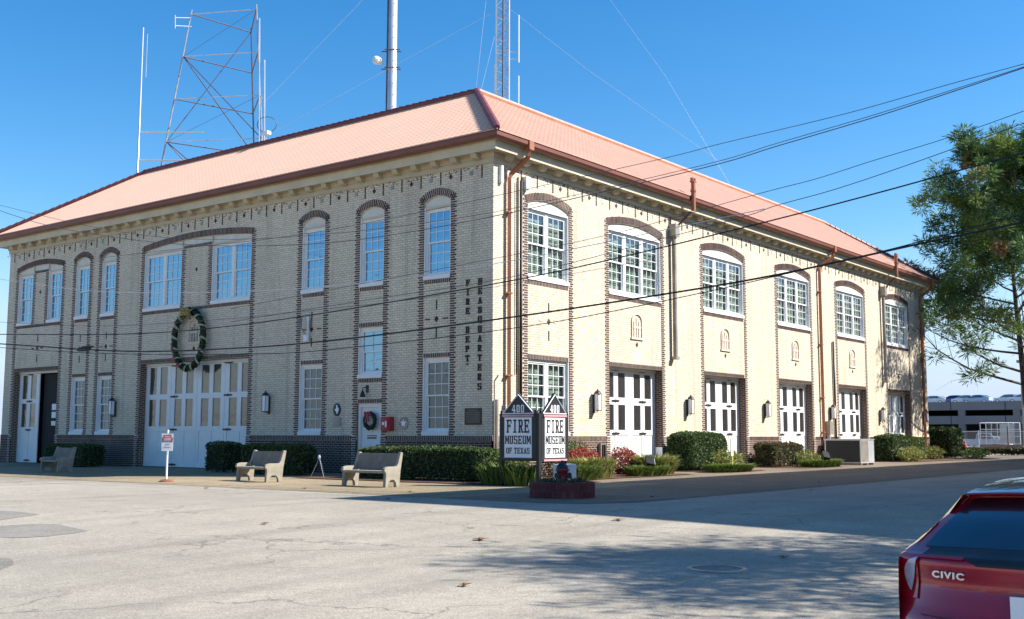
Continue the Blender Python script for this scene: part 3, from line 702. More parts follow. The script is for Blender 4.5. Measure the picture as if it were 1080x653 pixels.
# entrance door
mb = MB(); F = lambda *a: fbox(mb, 'L', *a, 'white')
F(5.14, 5.26, 0, 2.56, -.2, -.06); F(6.28, 6.40, 0, 2.56, -.2, -.06); F(5.26, 6.28, 2.42, 2.56, -.2, -.06); F(5.26, 6.28, .02, 2.42, -.19, -.14)
F(5.33, 5.72, .3, 1.1, -.139, -.12); F(5.82, 6.21, .3, 1.1, -.139, -.12)
ed = mb.build('entrance_door', st)
mb = MB(); mb.tube([FP('L', 5.36, 1.05, -.14), FP('L', 5.36, 1.05, -.07), FP('L', 5.46, 1.05, -.06)], .02, 'greymetal'); mb.build('door_handle', ed)
mb = MB(); fbox(mb, 'L', 5.52, 5.98, 1.28, 1.33, -.139, -.125, 'black'); fbox(mb, 'L', 5.5, 5.98, 1.37, 1.40, -.139, -.125, 'black'); mb.build('mail_slot', ed)

# cornice: frieze board, soffit, brackets, fascia, gutter
EO = .76
def loop(mb, o0, o1, z0, z1, m):   # ring of boxes round the plan, offset o0..o1
    x0, y0, x1, y1 = 0, 0, BR, BL
    mb.box(x0-o1, x0-o0, y0-o1, y1+o1, z0, z1, m); mb.box(x1+o0, x1+o1, y0-o1, y1+o1, z0, z1, m)
    mb.box(x0-o0+.0, x1+o0, y0-o1, y0-o0, z0, z1, m); mb.box(x0-o0, x1+o0, y1+o0, y1+o1, z0, z1, m)
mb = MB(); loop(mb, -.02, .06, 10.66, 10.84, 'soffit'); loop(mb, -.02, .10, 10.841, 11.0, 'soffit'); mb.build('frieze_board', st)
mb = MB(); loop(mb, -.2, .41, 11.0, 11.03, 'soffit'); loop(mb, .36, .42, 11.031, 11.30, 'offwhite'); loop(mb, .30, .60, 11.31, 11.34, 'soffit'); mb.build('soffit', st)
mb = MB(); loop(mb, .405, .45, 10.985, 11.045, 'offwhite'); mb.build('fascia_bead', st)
mb = MB()
prof = [(.565, 11.30), (.60, 11.29), (.70, 11.30), (EO-.01, 11.36), (EO, 11.50), (.70, 11.50), (.565, 11.46)]
def gut(p0, p1, nrm, corner0, corner1):
    a, b = Vector(p0), Vector(p1); d = (b-a).normalized(); n = Vector(nrm)
    A = []; B = []
    for o, z in prof:
        A.append(a+n*o-d*o*corner0+Vector((0, 0, z))); B.append(b+n*o+d*o*corner1+Vector((0, 0, z)))
    for i in range(len(prof)-1): mb.face([A[i], B[i], B[i+1], A[i+1]], 'gutter')
gut((0, 0, 0), (0, BL, 0), (-1, 0, 0), 1, 1); gut((BR, 0, 0), (0, 0, 0), (0, -1, 0), 1, 1); gut((0, BL, 0), (BR, BL, 0), (0, 1, 0), 1, 1); gut((BR, BL, 0), (BR, 0, 0), (1, 0, 0), 1, 1)
mb.build('gutter', st, recalc=False)
def bracket(side, u):
    mb = MB(); P = lambda a, o, z: FP(side, a, z, o)
    h = .13
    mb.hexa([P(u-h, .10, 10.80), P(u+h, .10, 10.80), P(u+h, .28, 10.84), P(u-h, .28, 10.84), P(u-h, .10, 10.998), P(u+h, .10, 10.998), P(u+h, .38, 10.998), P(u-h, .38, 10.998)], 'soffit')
    return mb.build('bracket', st)
for side, U1 in (('L', BL), ('R', BR)):
    n = 34 if side == 'L' else 46
    for i in range(n): bracket(side, .62+i*(U1-1.2)/(n-1))
# roof
IN, DZ, EZ = 4.66, 15.18, 11.51
E0 = EO+.02
ec = [(-E0, -E0), (BR+E0, -E0), (BR+E0, BL+E0), (-E0, BL+E0)]; dc = [(IN, IN), (BR-IN, IN), (BR-IN, BL-IN), (IN, BL-IN)]
rf = MB()
for i, m in ((0, 'roofR'), (1, 'roofL'), (2, 'roofR'), (3, 'roofL')):
    j = (i+1) % 4; rf.face([(*ec[i], EZ), (*ec[j], EZ), (*dc[j], DZ), (*dc[i], DZ)], m)
rf.face([(*p, DZ-.02) for p in dc], 'greymetal'); rf.face([(*p, EZ) for p in ec], 'gutter')
roof = rf.build('roof', st)
mb = MB()
loop(mb, EO-.12, EO+.03, 11.512, 11.555, 'lip'); mb.build('eave_course', roof)
def caps(p, q, name):
    p, q = Vector(p), Vector(q); L = (q-p).length; n = int(L/.38); d = (q-p)/n; mb = MB()
    for i in range(n):
        a = p+d*i; b = p+d*(i+1.12); mb.tube([a, b], [.10, .15], 'ridge', 8)
    mb.build(name, roof)
for i in range(4):
    caps((*ec[i], EZ+.06), (*dc[i], DZ+.03), 'hip_tiles')
caps((*dc[0], DZ+.04), (*dc[3], DZ+.04), 'ridge_tiles')
mb = MB()     # south side: a plain raised salmon kerb along the deck
for i in (0, 1, 2):
    p, q = Vector((*dc[i], DZ+.05)), Vector((*dc[(i+1) % 4], DZ+.05)); mb.tube([p, q], .12, 'lip', 6)
mb.build('ridge_roll', roof)

# downspouts and conduits
def pipe(name, pts, r, m, n=10):
    mb = MB(); mb.tube(pts, r, m, n); return mb.build(name, st, smooth=True)
def dspout(u, uo, parentname='downspout'):
    mb = MB()
    pts = [(uo, -.66, 11.45), (uo, -.66, 10.98), (u+.05, -.14, 10.35), (u, -.13, 10.2), (u, -.13, .25), (u, -.35, .08)]
    for a, b in zip(pts, pts[1:]): mb.tube([a, b], .085, 'copper', 4)
    for z in (9, 6.2, 3.4, 1.6): mb.box(u-.12, u+.12, -.2, -.0, z, z+.05, 'copper')
    mb.box(uo-.13, uo+.13, -.80, -.55, 11.2, 11.52, 'copper')
    return mb.build(parentname, st)
dspout(.72, 1.12); dspout(27.35, 28.05); dspout(43.6, 44.3)
for u, zb in ((11.93, 4.7), (36.75, 4.7)):
    mb = MB(); mb.tube([(u, -.16, zb), (u, -.16, 10.15)], .10, 'greymetal', 8); mb.box(u-.17, u+.17, -.34, -.01, 9.75, 10.3, 'greymetal'); mb.box(u-.13, u+.13, -.28, -.0, zb-.12, zb, 'greymetal')
    mb.tube([(u+.1, -.3, 10.25), (u+.45, -.74, 10.85)], .05, 'gutter', 6); mb.build('rain_leader', st)
    mb = MB(); mb.tube([(u+.5, -.84, 10.88), (u+.5, -.84, 12.1)], .10, 'copper', 8); mb.tube([(u+.5, -.84, 11.7), (u+.5, -.84, 11.8)], .13, 'copper', 8)
    mb.box(u+.38, u+.62, -.94, -.74, 12.1, 12.16, 'copper'); mb.box(u+.36, u+.44, -.9, -.78, 12.161, 12.3, 'copper'); mb.box(u+.56, u+.64, -.9, -.78, 12.161, 12.3, 'copper'); mb.build('vent_pipe', st)
pipe('conduit', [(1.35, -.05, 1.5), (1.35, -.05, 10.4)], .035, 'greymetal', 6); pipe('conduit', [(1.50, -.05, .2), (1.50, -.05, 10.3)], .045, 'black', 6); pipe('conduit', [(1.22, -.05, 3.5), (1.22, -.05, 10.2)], .02, 'black', 6)
pipe('conduit', [(29.1, -.08, 1.2), (29.1, -.08, 6.5)], .06, 'black', 6)
pipe('conduit', [(27.95, -.08, .2), (27.95, -.1, 1.6)], .05, 'steel', 6)
mb = MB(); mb.box(1.60, 1.85, -.2, 0, 10.0, 10.45, 'white'); mb.build('junction_box', st)
mb = MB(); mb.box(.30, .42, -.12, 0, 10.0, 10.6, 'white'); mb.build('junction_box', st)
mb = MB(); mb.box(27.9, 28.3, -.25, 0, 1.5, 2.2, 'greymetal'); mb.tube([(27.95, -.2, 1.5), (27.95, -.2, .5), (28.3, -.7, .1)], .06, 'steel', 6); mb.build('meter_box', st)
mb = MB(); mb.tube([(-.02, -.10, .2), (-.02, -.10, 3.2), (.06, -.2, 3.4)], .03, 'greymetal', 6); mb.tube([(.12, -.08, .3), (.12, -.08, 2.6)], .07, 'greymetal', 8); mb.build('standpipe', st)
mb = MB(); mb.box(6.25, 6.62, -.16, -.032, .35, 1.12, 'greymetal'); mb.box(6.34, 6.40, -.2, -.161, .4, 1.08, 'black'); mb.box(6.48, 6.54, -.2, -.161, .4, 1.08, 'black'); mb.build('meter_box', st)
mb = MB(); mb.box(10.98, 11.04, -.02, .3, .0, .95, 'steel'); mb.build('door_guard', st)

# lettering on the wall
for word, u, z0 in (('FIRE', 1.09, 6.60), ('DEPT', 1.09, 4.98), ('HEADQUARTERS', .55, 6.60)):
    mb = MB()
    for k, ch in enumerate(word): slab(mb, ch, lambda a, z, o: FP('L', -a, z, o), -u, z0-k*.3235, .17, .225, 0, 'letter', 0, .045)
    if word == 'DEPT': fbox(mb, 'L', u-.03, u+.03, z0-4*.3235+.10, z0-4*.3235+.15, 0, .045, 'letter')
    mb.build('lettering', st)

# ------------------------------------------------------------------ things fixed to the walls
def lantern(side, u, z, label, group='wall lanterns between the bays'):
    t = thing('wall_lantern', label, 'lantern', FP(side, u, z, 0), R(-90) if side == 'L' else 0, group)
    mb = MB(); mb.box(-.05, .05, -.04, 0, -.45, .25, 'black'); mb.tube([(0, -.02, -.40), (0, -.16, -.42), (0, -.2, -.36)], .015, 'black', 6); mb.tube([(0, -.02, .2), (0, -.16, .34), (0, -.2, .36)], .015, 'black', 6)
    for x in (-.09, .09):
        for y in (-.29, -.11): mb.tube([(x, y, -.35), (x*1.15, y-.0, .27)], .012, 'black', 4)
    mb.box(-.11, .11, -.31, -.09, -.37, -.345, 'black'); mb.build('frame', t)
    mb = MB(); mb.lathe((0, -.2, .27), [(.15, 0), (.13, .05), (.04, .13), (.015, .18), (.0, .2)], 'black', 8); mb.build('cap', t)
    mb = MB(); mb.box(-.085, .085, -.285, -.115, -.34, .265, 'signboard'); mb.build('glass', t)
    return t
lantern('L', 22.02, 2.65, 'black wall lantern right of the leftmost pair of lower windows')
lantern('L', 11.35, 2.68, 'black wall lantern between the wide garage doors and the next lower window')
for (u, lb) in ((6.0, 'black wall lantern just left of the first sunlit garage door'),
                (13.1, 'black wall lantern between the first and second sunlit garage doors'),
                (20.6, 'black wall lantern between the second and third sunlit garage doors'),
                (28.55, 'black wall lantern beside the copper downspout between the third and fourth garage doors'),
                (36.0, 'black wall lantern above the clipped hedge between the fourth and last garage doors'),
                (43.75, 'black wall lantern on the tree shaded far end of the side wall')):
    lantern('R', u, 2.70, lb)

def leaves(mb, pts, size, m, up=.3, aspect=.5):
    """small folded leaf quads at points"""
    i = mb.mi(m)
    for p in pts:
        d = Vector((rnd.gauss(0, 1), rnd.gauss(0, 1), rnd.gauss(up, 1))).normalized(); e = d.orthogonal().normalized()
        e.rotate(Matrix.Rotation(rnd.random()*6.28, 3, d)) if False else None
        s = size*(.6+rnd.random()*.8); a = Vector(p); k = len(mb.v)
        f = d.cross(e); t = rnd.random()*6.28; e = e*math.cos(t)+f*math.sin(t)
        mb.v += [tuple(a-d*s*.5), tuple(a+e*s*aspect*.5), tuple(a+d*s*.5), tuple(a-e*s*aspect*.5)]
        mb.f.append((k, k+1, k+2, k+3)); mb.m.append(i)
# big wreath
def wreath_mesh(side, u, z, ru, rz, tr, n, size, off, mats=('wreathleaf',)):
    mb = MB(); P = lambda a, b, o: Vector(FP(side, a, b, o)); pts = []
    for k in range(n):
        a = rnd.random()*6.283; q = rnd.random()*6.283; r = tr*math.sqrt(rnd.random())
        pts.append(P(u+math.cos(a)*(ru+r*math.cos(q)), z+math.sin(a)*(rz+r*math.cos(q)), off+r*math.sin(q)*.7))
    leaves(mb, pts, size, mats[0], 0, .35)
    ring = [P(u+math.cos(a*.1309)*ru, z+math.sin(a*.1309)*rz, off) for a in range(49)]
    mb.tube(ring, tr*.72, mats[0], 8, cap=False)
    return mb
w = thing('wreath', 'huge evergreen wreath wound with cream ribbon over the wide garage doors', 'wreath', (0, 16.4, 5.4))
def wb(mbx, name, wt, smooth=False):
    o = mbx.build(name, wt, smooth=smooth, recalc=False); o.matrix_parent_inverse = Matrix.Translation(-wt.location); return o
wb(wreath_mesh('L', 16.4, 5.42, 1.0, 1.22, .145, 3600, .13, .24), 'greenery', w)
nb = 15
for k in range(nb):
    mb = MB()
    a0 = 6.283*k/nb; pts = []
    for j in range(9):
        q = -2.4+4.8*j/8; a = a0+j*.036
        pts.append(Vector(FP('L', 16.4+math.cos(a)*(1.0+.165*math.sin(q)), 5.42+math.sin(a)*(1.22+.165*math.sin(q)), .24+.16*math.cos(q))))
    for j in range(8):
        t = Vector(FP('L', -math.sin(a0)*.055, math.cos(a0)*.055, 0)); mb.face([pts[j]-t, pts[j]+t, pts[j+1]+t, pts[j+1]-t], 'creamribbon')
    wb(mb, 'ribbon', w)
mb = MB()
for s in (-1, 1):
    for k in range(3):
        mb.tube([FP('L', 16.4, 6.55, .42), FP('L', 16.4+s*(.16+.05*k), 6.72-.13*k, .52), FP('L', 16.4+s*.34, 6.60-.16*k, .46), FP('L', 16.4+s*.1, 6.50-.05*k, .42)], [.02, .05, .045, .015], 'gold', 6)
mb.tube([FP('L', 16.4, 6.58, .4), FP('L', 16.4, 6.42, .46)], .06, 'gold', 6); wb(mb, 'bow', w, True)
mb = MB()
for k in range(16):
    a = 2.6+1.9*rnd.random() if k < 11 else rnd.random()*6.28
    c = FP('L', 16.4+math.cos(-a)*.98*-1, 5.42+math.sin(a)*1.22, .40); mb.lathe(c, [(0, -.05), (.045, -.03), (.055, 0), (.045, .03), (0, .05)], 'red', 8)
wb(mb, 'berries', w)
w2 = thing('wreath', 'small dark green wreath with a red bow on the white entrance door', 'wreath', (0, 5.78, 1.9))
wb(wreath_mesh('L', 5.72, 1.93, .25, .27, .09, 900, .07, 0.02), 'greenery', w2)
mb = MB(); mb.tube([FP('L', 5.74, 2.18, .1), FP('L', 5.86, 2.24, .15), FP('L', 5.90, 2.14, .12), FP('L', 5.74, 2.16, .1), FP('L', 5.62, 2.24, .15), FP('L', 5.58, 2.12, .12), FP('L', 5.74, 2.16, .1)], .035, 'red', 6)
mb.tube([FP('L', 5.76, 2.16, .12), FP('L', 5.80, 1.86, .13)], [.03, .05], 'red', 6); mb.tube([FP('L', 5.72, 2.16, .12), FP('L', 5.68, 1.90, .13)], [.03, .05], 'red', 6); wb(mb, 'bow', w2)
# small fittings
def wallthing(name, label, cat, mbx, loc):
    o = mbx.build(name); me = o.data; me.transform(Matrix.Translation(-Vector(loc))); o.location = loc; return tag(o, label, cat)
t = thing('alarm_box', 'red fire alarm box mounted right of the white entrance door', 'alarm box', (0, 4.72, 1.8))
mb = MB(); mb.box(-.26, -.0, -.22, .22, -.24, .26, 'red'); mb.box(-.30, -.261, -.17, .17, -.19, .21, 'red'); mb.build('case', t, bevel=.02)
mb = MB(); mb.box(-.315, -.301, -.13, -.06, -.1, .1, 'signboard'); mb.box(-.315, -.301, -.01, .09, -.03, .07, 'signboard'); mb.build('label_plate', t)
def oval(mb, u, z, ru, rz, o, m, n=24): mb.prism([(u+ru*math.cos(6.283*k/n), z+rz*math.sin(6.283*k/n)) for k in range(n)], lambda a, b: FP('L', a, b, o[0]), lambda a, b: FP('L', a, b, o[1]), m)
t = thing('state_medallion', 'black oval medallion with the white outline of Texas above a grey plaque', 'medallion', (0, 7.45, 2.35))
mb = MB(); oval(mb, 0, 0, .19, .24, (0, .04), 'black'); mb.build('disc', t)
mb = MB(); tx = [(-.02, .17), (.06, .17), (.06, .08), (.13, .06), (.15, -.01), (.10, -.08), (.05, -.17), (.02, -.15), (-.03, -.05), (-.06, -.06), (-.10, -.01), (-.14, .03), (-.02, .03)]
mb.prism([(-a*.8, b) for a, b in tx], lambda a, b: FP('L', a, b, .04), lambda a, b: FP('L', a, b, .055), 'signboard'); mb.build('state_outline', t)
mb = MB(); mb.box(-.03, 0, -.21, .21, -.62, -.27, 'greymetal'); mb.build('plaque', t)
t = thing('round_medallion', 'grey round medallion with a star right of the red alarm box', 'medallion', (0, 4.02, 1.83))
mb = MB(); oval(mb, 0, 0, .21, .22, (0, .035), 'greymetal'); mb.build('disc', t)
mb = MB(); mb.prism([((.16 if k % 2 == 0 else .07)*math.sin(math.pi*k/5), (.16 if k % 2 == 0 else .07)*math.cos(math.pi*k/5)) for k in range(10)], lambda a, b: FP('L', a, b, .035), lambda a, b: FP('L', a, b, .05), 'steel'); mb.build('star', t)
t = thing('bronze_plaque', 'square bronze plaque low on the shaded wall near the corner', 'plaque', (0, .82, 2.04))
mb = MB(); mb.box(-.035, 0, -.37, .37, -.28, .28, plain('bronze', (.07, .045, .035), .5, metal=.4)); mb.build('plate', t, bevel=.01)
mb = MB()
for k in range(7): mb.box(-.04, -.0351, -.30+(.1 if k == 0 else 0), .30-(.1 if k == 0 else 0), .2-k*.065, .215-k*.065, 'greymetal')
mb.build('inscription', t)
t = thing('door_bell', 'small dark alarm bell hanging on the wall above the entrance door', 'bell', (0, 5.88, 3.0))
mb = MB(); mb.tube([(-.02, 0, .15), (-.25, 0, .12), (-.25, 0, .02)], .02, 'black', 6); mb.lathe((-.25, 0, -.22), [(.11, 0), (.10, .06), (.06, .18), (.03, .24)], 'black', 12); mb.box(-.03, 0, -.06, .06, -.05, .22, 'black'); mb.build('body', t)
t = thing('service_mast', 'grey cable service mast with white insulator hanging between the bands', 'service mast', (0, 9.05, 5.4))
mb = MB(); mb.tube([(-.12, 0, -.2), (-.12, 0, .55), (-.3, 0, .62)], .045, 'steel', 6); mb.tube([(-.2, .3, .5), (-.35, .15, .1), (-.2, .02, -.2)], .03, 'greymetal', 6); mb.box(-.1, 0, -.1, .1, .1, .4, 'greymetal'); mb.build('pipe', t)
mb = MB(); mb.lathe((-.16, .05, -.45), [(.0, 0), (.10, .02), (.12, .25), (.07, .3), (0, .3)], 'signboard', 10); mb.build('insulator', t)

# ------------------------------------------------------------------ benches
def bench(label, fr, ang):
    # fr = front right foot; local: +y along the bench, +x towards the building
    t = thing('concrete_bench', label, 'bench', (fr[0], fr[1], 0), ang, 'concrete benches along the front apron')
    endp = [(0, 0), (.10, 0), (.12, .12), (.2, .2), (.34, .2), (.42, .12), (.44, 0), (.56, 0), (.60, .42), (.70, .93), (.60, .95), (.50, .64), (.44, .56), (.10, .56), (-.02, .52), (-.05, .45), (.02, .38)]
    for y in (0, 1.54):
        mb = MB(); mb.prism(endp, lambda a, b: (a, y, b), lambda a, b: (a, y+.10, b), 'concrete'); mb.build('bench_end', t, bevel=.012)
    mb = MB(); mb.box(-.02, .46, .102, 1.538, .38, .45, 'concrete'); mb.build('seat', t, bevel=.01)
    mb = MB(); P = [(.47, .47), (.53, .46), (.66, .90), (.60, .91)]
    mb.prism(P, lambda a, b: (a, .102, b), lambda a, b: (a, 1.538, b), 'benchshade'); mb.build('backrest', t, bevel=.008)
    return t
bench('concrete bench in front of the clipped hedge near the corner', (-7.15, -2.12), R(2))
bench('concrete bench just right of the wide garage doors', (-7.1, 2.85), R(-6))
bench('concrete bench in the shade by the open door at the far left', (-6.5, 15.4), R(-8))

# ------------------------------------------------------------------ hedges and plants
def hedge(name, label, cat, x0, x1, y0, y1, h, n, m, size=.085, group=None, z0=.05, rough=.10, rot=0):
    cx, cy = (x0+x1)/2, (y0+y1)/2; hx, hy = (x1-x0)/2, (y1-y0)/2
    t = thing(name, label, cat, (cx, cy, 0), rot, group)
    mb = MB(); pts = []
    A = [hy*2*h, hy*2*h, hx*2*h, hx*2*h, hx*hy*4]; tot = sum(A)
    for k in range(n):
        r = rnd.random()*tot; f = 0
        while r > A[f]: r -= A[f]; f += 1
        a = rnd.uniform(-1, 1); b = rnd.random(); inw = abs(rnd.gauss(0, .09))
        if f == 0: p = [-hx+inw, a*hy, b*h]
        elif f == 1: p = [hx-inw, a*hy, b*h]
        elif f == 2: p = [a*hx, -hy+inw, b*h]
        elif f == 3: p = [a*hx, hy-inw, b*h]
        else: p = [a*hx, rnd.uniform(-hy, hy), h-inw]
        e = noise.noise(Vector((p[0]+cx, p[1]+cy, p[2]))*2.2)*rough+noise.noise(Vector((p[0]+cx, p[1]+cy, p[2]))*7)*rough*.5
        # rounded shoulders
        v = Vector((p[0]/hx, p[1]/hy, (p[2]-h/2)/(h/2))); l = max(1, (abs(v.x)**5+abs(v.y)**5+abs(v.z)**5)**.2)
        p = [p[0]/l, p[1]/l, h/2+(p[2]-h/2)/l]
        d = Vector((p[0], p[1], p[2]-h/2)).normalized()*e
        pts.append((p[0]+d.x, p[1]+d.y, max(z0, p[2]+d.z)))
    leaves(mb, pts, size, m, .3, .55); mb.build('foliage', t, recalc=False)
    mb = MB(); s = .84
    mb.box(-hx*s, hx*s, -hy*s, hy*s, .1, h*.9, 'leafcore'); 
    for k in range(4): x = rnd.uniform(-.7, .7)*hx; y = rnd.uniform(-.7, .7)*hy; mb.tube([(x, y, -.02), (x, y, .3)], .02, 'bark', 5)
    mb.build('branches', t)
    return t
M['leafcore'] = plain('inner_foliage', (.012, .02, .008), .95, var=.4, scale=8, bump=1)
hedge('clipped_hedge', 'long clipped hedge with sunlit top left of the corner', 'hedge', -3.2, -1.9, -2.3, 3.4, 1.05, 14000, 'leafdark')
hedge('clipped_hedge', 'dark clipped hedge in shade under the oval medallion', 'hedge', -2.9, -1.7, 6.4, 9.6, 1.1, 6000, 'leafdark')
hedge('round_shrub', 'dark rounded shrub against the right end of the wide garage doors', 'shrub', -2.5, -1.4, 10.9, 12.1, 1.15, 2500, 'leafdark')
hedge('shade_shrub', 'dark spreading shrub in shade below the leftmost lower windows', 'shrub', -2.3, -1.0, 20.8, 24.2, 1.0, 4500, 'leafdark')
hedge('clipped_hedge', 'tall clipped hedge standing in front of the first sunlit pier', 'hedge', 10.4, 13.7, -1.7, -.4, 1.55, 12000, 'leafdark', size=.095)
hedge('bronze_shrub', 'low bronze and green shrub left of the third sunlit garage door', 'shrub', 18.0, 21.4, -1.7, -.5, 1.1, 6000, 'leafbrown', size=.1, rough=.2)
hedge('clipped_hedge', 'clipped hedge right of the cooling unit under the last garage door', 'hedge', 33.0, 36.4, -1.7, -.5, 1.5, 7000, 'leafdark', size=.11, rough=.16)
hedge('clipped_hedge', 'smaller clipped hedge touching the far end of the side wall', 'hedge', 36.7, 39.2, -1.6, -.5, 1.35, 5000, 'leafmid', size=.11, rough=.16)
hedge('boundary_shrub', 'big dark shrub beyond the far corner of the fire station', 'shrub', 45.2, 47.6, -1.4, 1.8, 2.0, 6000, 'leafdark', size=.14, rough=.25)
def clump(name, label, cat, x, y, r, h, n, m, blade=True, size=.08, group=None, ry=None, z=0):
    t = thing(name, label, cat, (x, y, z), 0, group); ry = ry or r
    mb = MB()
    if blade:
        i = mb.mi(m)
        for k in range(n):
            a = rnd.random()*6.283; q = math.sqrt(rnd.random())*.75; bx, by = math.cos(a)*q*r, math.sin(a)*q*ry
            d = Vector((math.cos(a)+rnd.gauss(0, .5), math.sin(a)+rnd.gauss(0, .5), 0)).normalized(); L = h*(.6+rnd.random()*.7); sp = (.25+.5*rnd.random())*min(r, ry)
            w_ = .018+.012*rnd.random(); side_ = Vector((-d.y, d.x, 0))*w_; k0 = len(mb.v)
            P0 = Vector((bx, by, 0)); P1 = P0+d*sp*.5+Vector((0, 0, L*.75)); P2 = P0+d*sp*1.1+Vector((0, 0, L*(.75+.25*rnd.random())))
            mb.v += [tuple(P0-side_), tuple(P0+side_), tuple(P1+side_), tuple(P1-side_), tuple(P2)]
            mb.f += [(k0, k0+1, k0+2, k0+3), (k0+3, k0+2, k0+4)]; mb.m += [i, i]
        mb.build('blades', t, recalc=False)
    else:
        pts = []
        for k in range(n):
            v = Vector((rnd.gauss(0, 1), rnd.gauss(0, 1), rnd.gauss(0, 1))).normalized()*(.55+.45*rnd.random()**.5); e = 1+noise.noise(v*3+Vector((x, y, 0)))*.45
            pts.append((v.x*r*e, v.y*ry*e, max(.03, h/2+v.z*h/2*e)))
        leaves(mb, pts, size, m, .3, .5); mb.build('foliage', t, recalc=False)
        mb = MB()
        for k in range(6): mb.tube([(0, 0, -.01), (rnd.uniform(-.3, .3)*r, rnd.uniform(-.3, .3)*ry, h*.7)], [.015, .006], 'bark', 4)
        mb.build('stems', t)
    return t
for (nm, lb, ct, x, y, r, h, n, m, bl, ry, sz) in (
    ('strap_leaf_plant', 'strap leaved plant between the long hedge and the museum sign', 'plant', -3.6, -3.2, .75, .55, 500, 'blade', True, .6, .08),
    ('strap_leaf_plant', 'strap leaved plant below the shaded face of the museum sign', 'plant', -3.9, -4.2, .6, .55, 420, 'blade', True, .6, .08),
    ('variegated_shrub', 'variegated shrub at the right end of the long hedge', 'shrub', -2.6, -2.7, .8, 1.0, 2200, 'leafmid', False, .6, .08),
    ('golden_shrub', 'loose shrub with pale leaves standing behind the museum sign', 'shrub', -1.5, -1.6, .8, .9, 1500, 'leafyel', False, .7, .08),
    ('green_shrub', 'green shrub behind the sign against the first sunlit pier', 'shrub', 3.4, -.75, 1.1, 1.25, 2200, 'leafmid', False, .5, .09),
    ('red_leaf_shrub', 'wide red leaved shrub right of the museum sign', 'shrub', 2.9, -1.6, 1.25, .95, 5000, 'leafred', False, .55, .08),
    ('red_leaf_shrub', 'smaller red leaved shrub left of the first sunlit garage door', 'shrub', 6.0, -1.3, .7, .95, 3600, 'leafred', False, .5, .08),
    ('grassy_plant', 'yellow green grassy plant in front of the red leaved shrub', 'plant', 1.9, -2.7, 1.2, .62, 1300, 'leafyel', True, .6, .08),
    ('grassy_plant', 'dark green grassy plant right behind the round brick planter', 'plant', .3, -3.2, 1.1, .45, 1200, 'blade', True, .6, .08),
    ('grassy_plant', 'grassy plant in front of the first sunlit garage door', 'plant', 6.6, -2.3, 1.15, .65, 1400, 'leafyel', True, .7, .08),
    ('low_plant', 'low dark green plant beside the lamp below the first garage door', 'plant', 5.0, -2.9, 1.5, .35, 1400, 'blade', True, .5, .08),
    ('golden_shrub', 'golden shrub around the white marker post by the tall hedge', 'shrub', 12.6, -2.1, 1.1, .85, 2200, 'leafyel', False, .5, .09),
    ('low_plant', 'low mat of green plants in front of the tall hedge', 'plant', 11.3, -2.9, 2.0, .3, 2400, 'blade', True, .6, .08),
    ('golden_shrub', 'golden shrub right of the bronze shrub', 'shrub', 20.9, -1.9, 1.1, .75, 1600, 'leafyel', False, .5, .1),
    ('low_plant', 'low mat of green plants below the black ground floodlight', 'plant', 20.6, -2.8, 2.3, .33, 2000, 'blade', True, .6, .08),
    ('golden_shrub', 'golden shrub in front of the clipped hedge by the cooling unit', 'shrub', 34.6, -2.2, 1.6, .8, 2200, 'leafyel', False, .5, .12),
    ('golden_shrub', 'pale shrub at the foot of the far downspout', 'shrub', 41.6, -1.2, 1.3, .8, 1600, 'leafyel', False, .6, .12),
    ('low_plant', 'low plants in front of the big dark shrub beyond the corner', 'plant', 46.2, -2.4, 2.0, .7, 1500, 'leafmid', False, .7, .12)):
    clump(nm, lb, ct, x, y, r, h, n, m, bl, sz, ry=ry)
def bed(x0, x1, y0, y1):
    pts = [(x0, y1), (x0-.1, (y0+y1)/2), (x0+.3, y0), ((x0+x1)/2, y0-.15), (x1-.2, y0), (x1, y1)]
    struct(polysheet('planting_bed', wob(pts, .15, .5), 'mulch', .03))
bed(-4.3, -.05, -4.6, 5.0); bed(.0, 7.9, -3.3, -.05); bed(10.2, 14.2, -3.2, -.05); bed(17.6, 22.6, -3.1, -.05); bed(32.6, 42.5, -2.8, -.05); bed(45, 49, -3.3, 2)

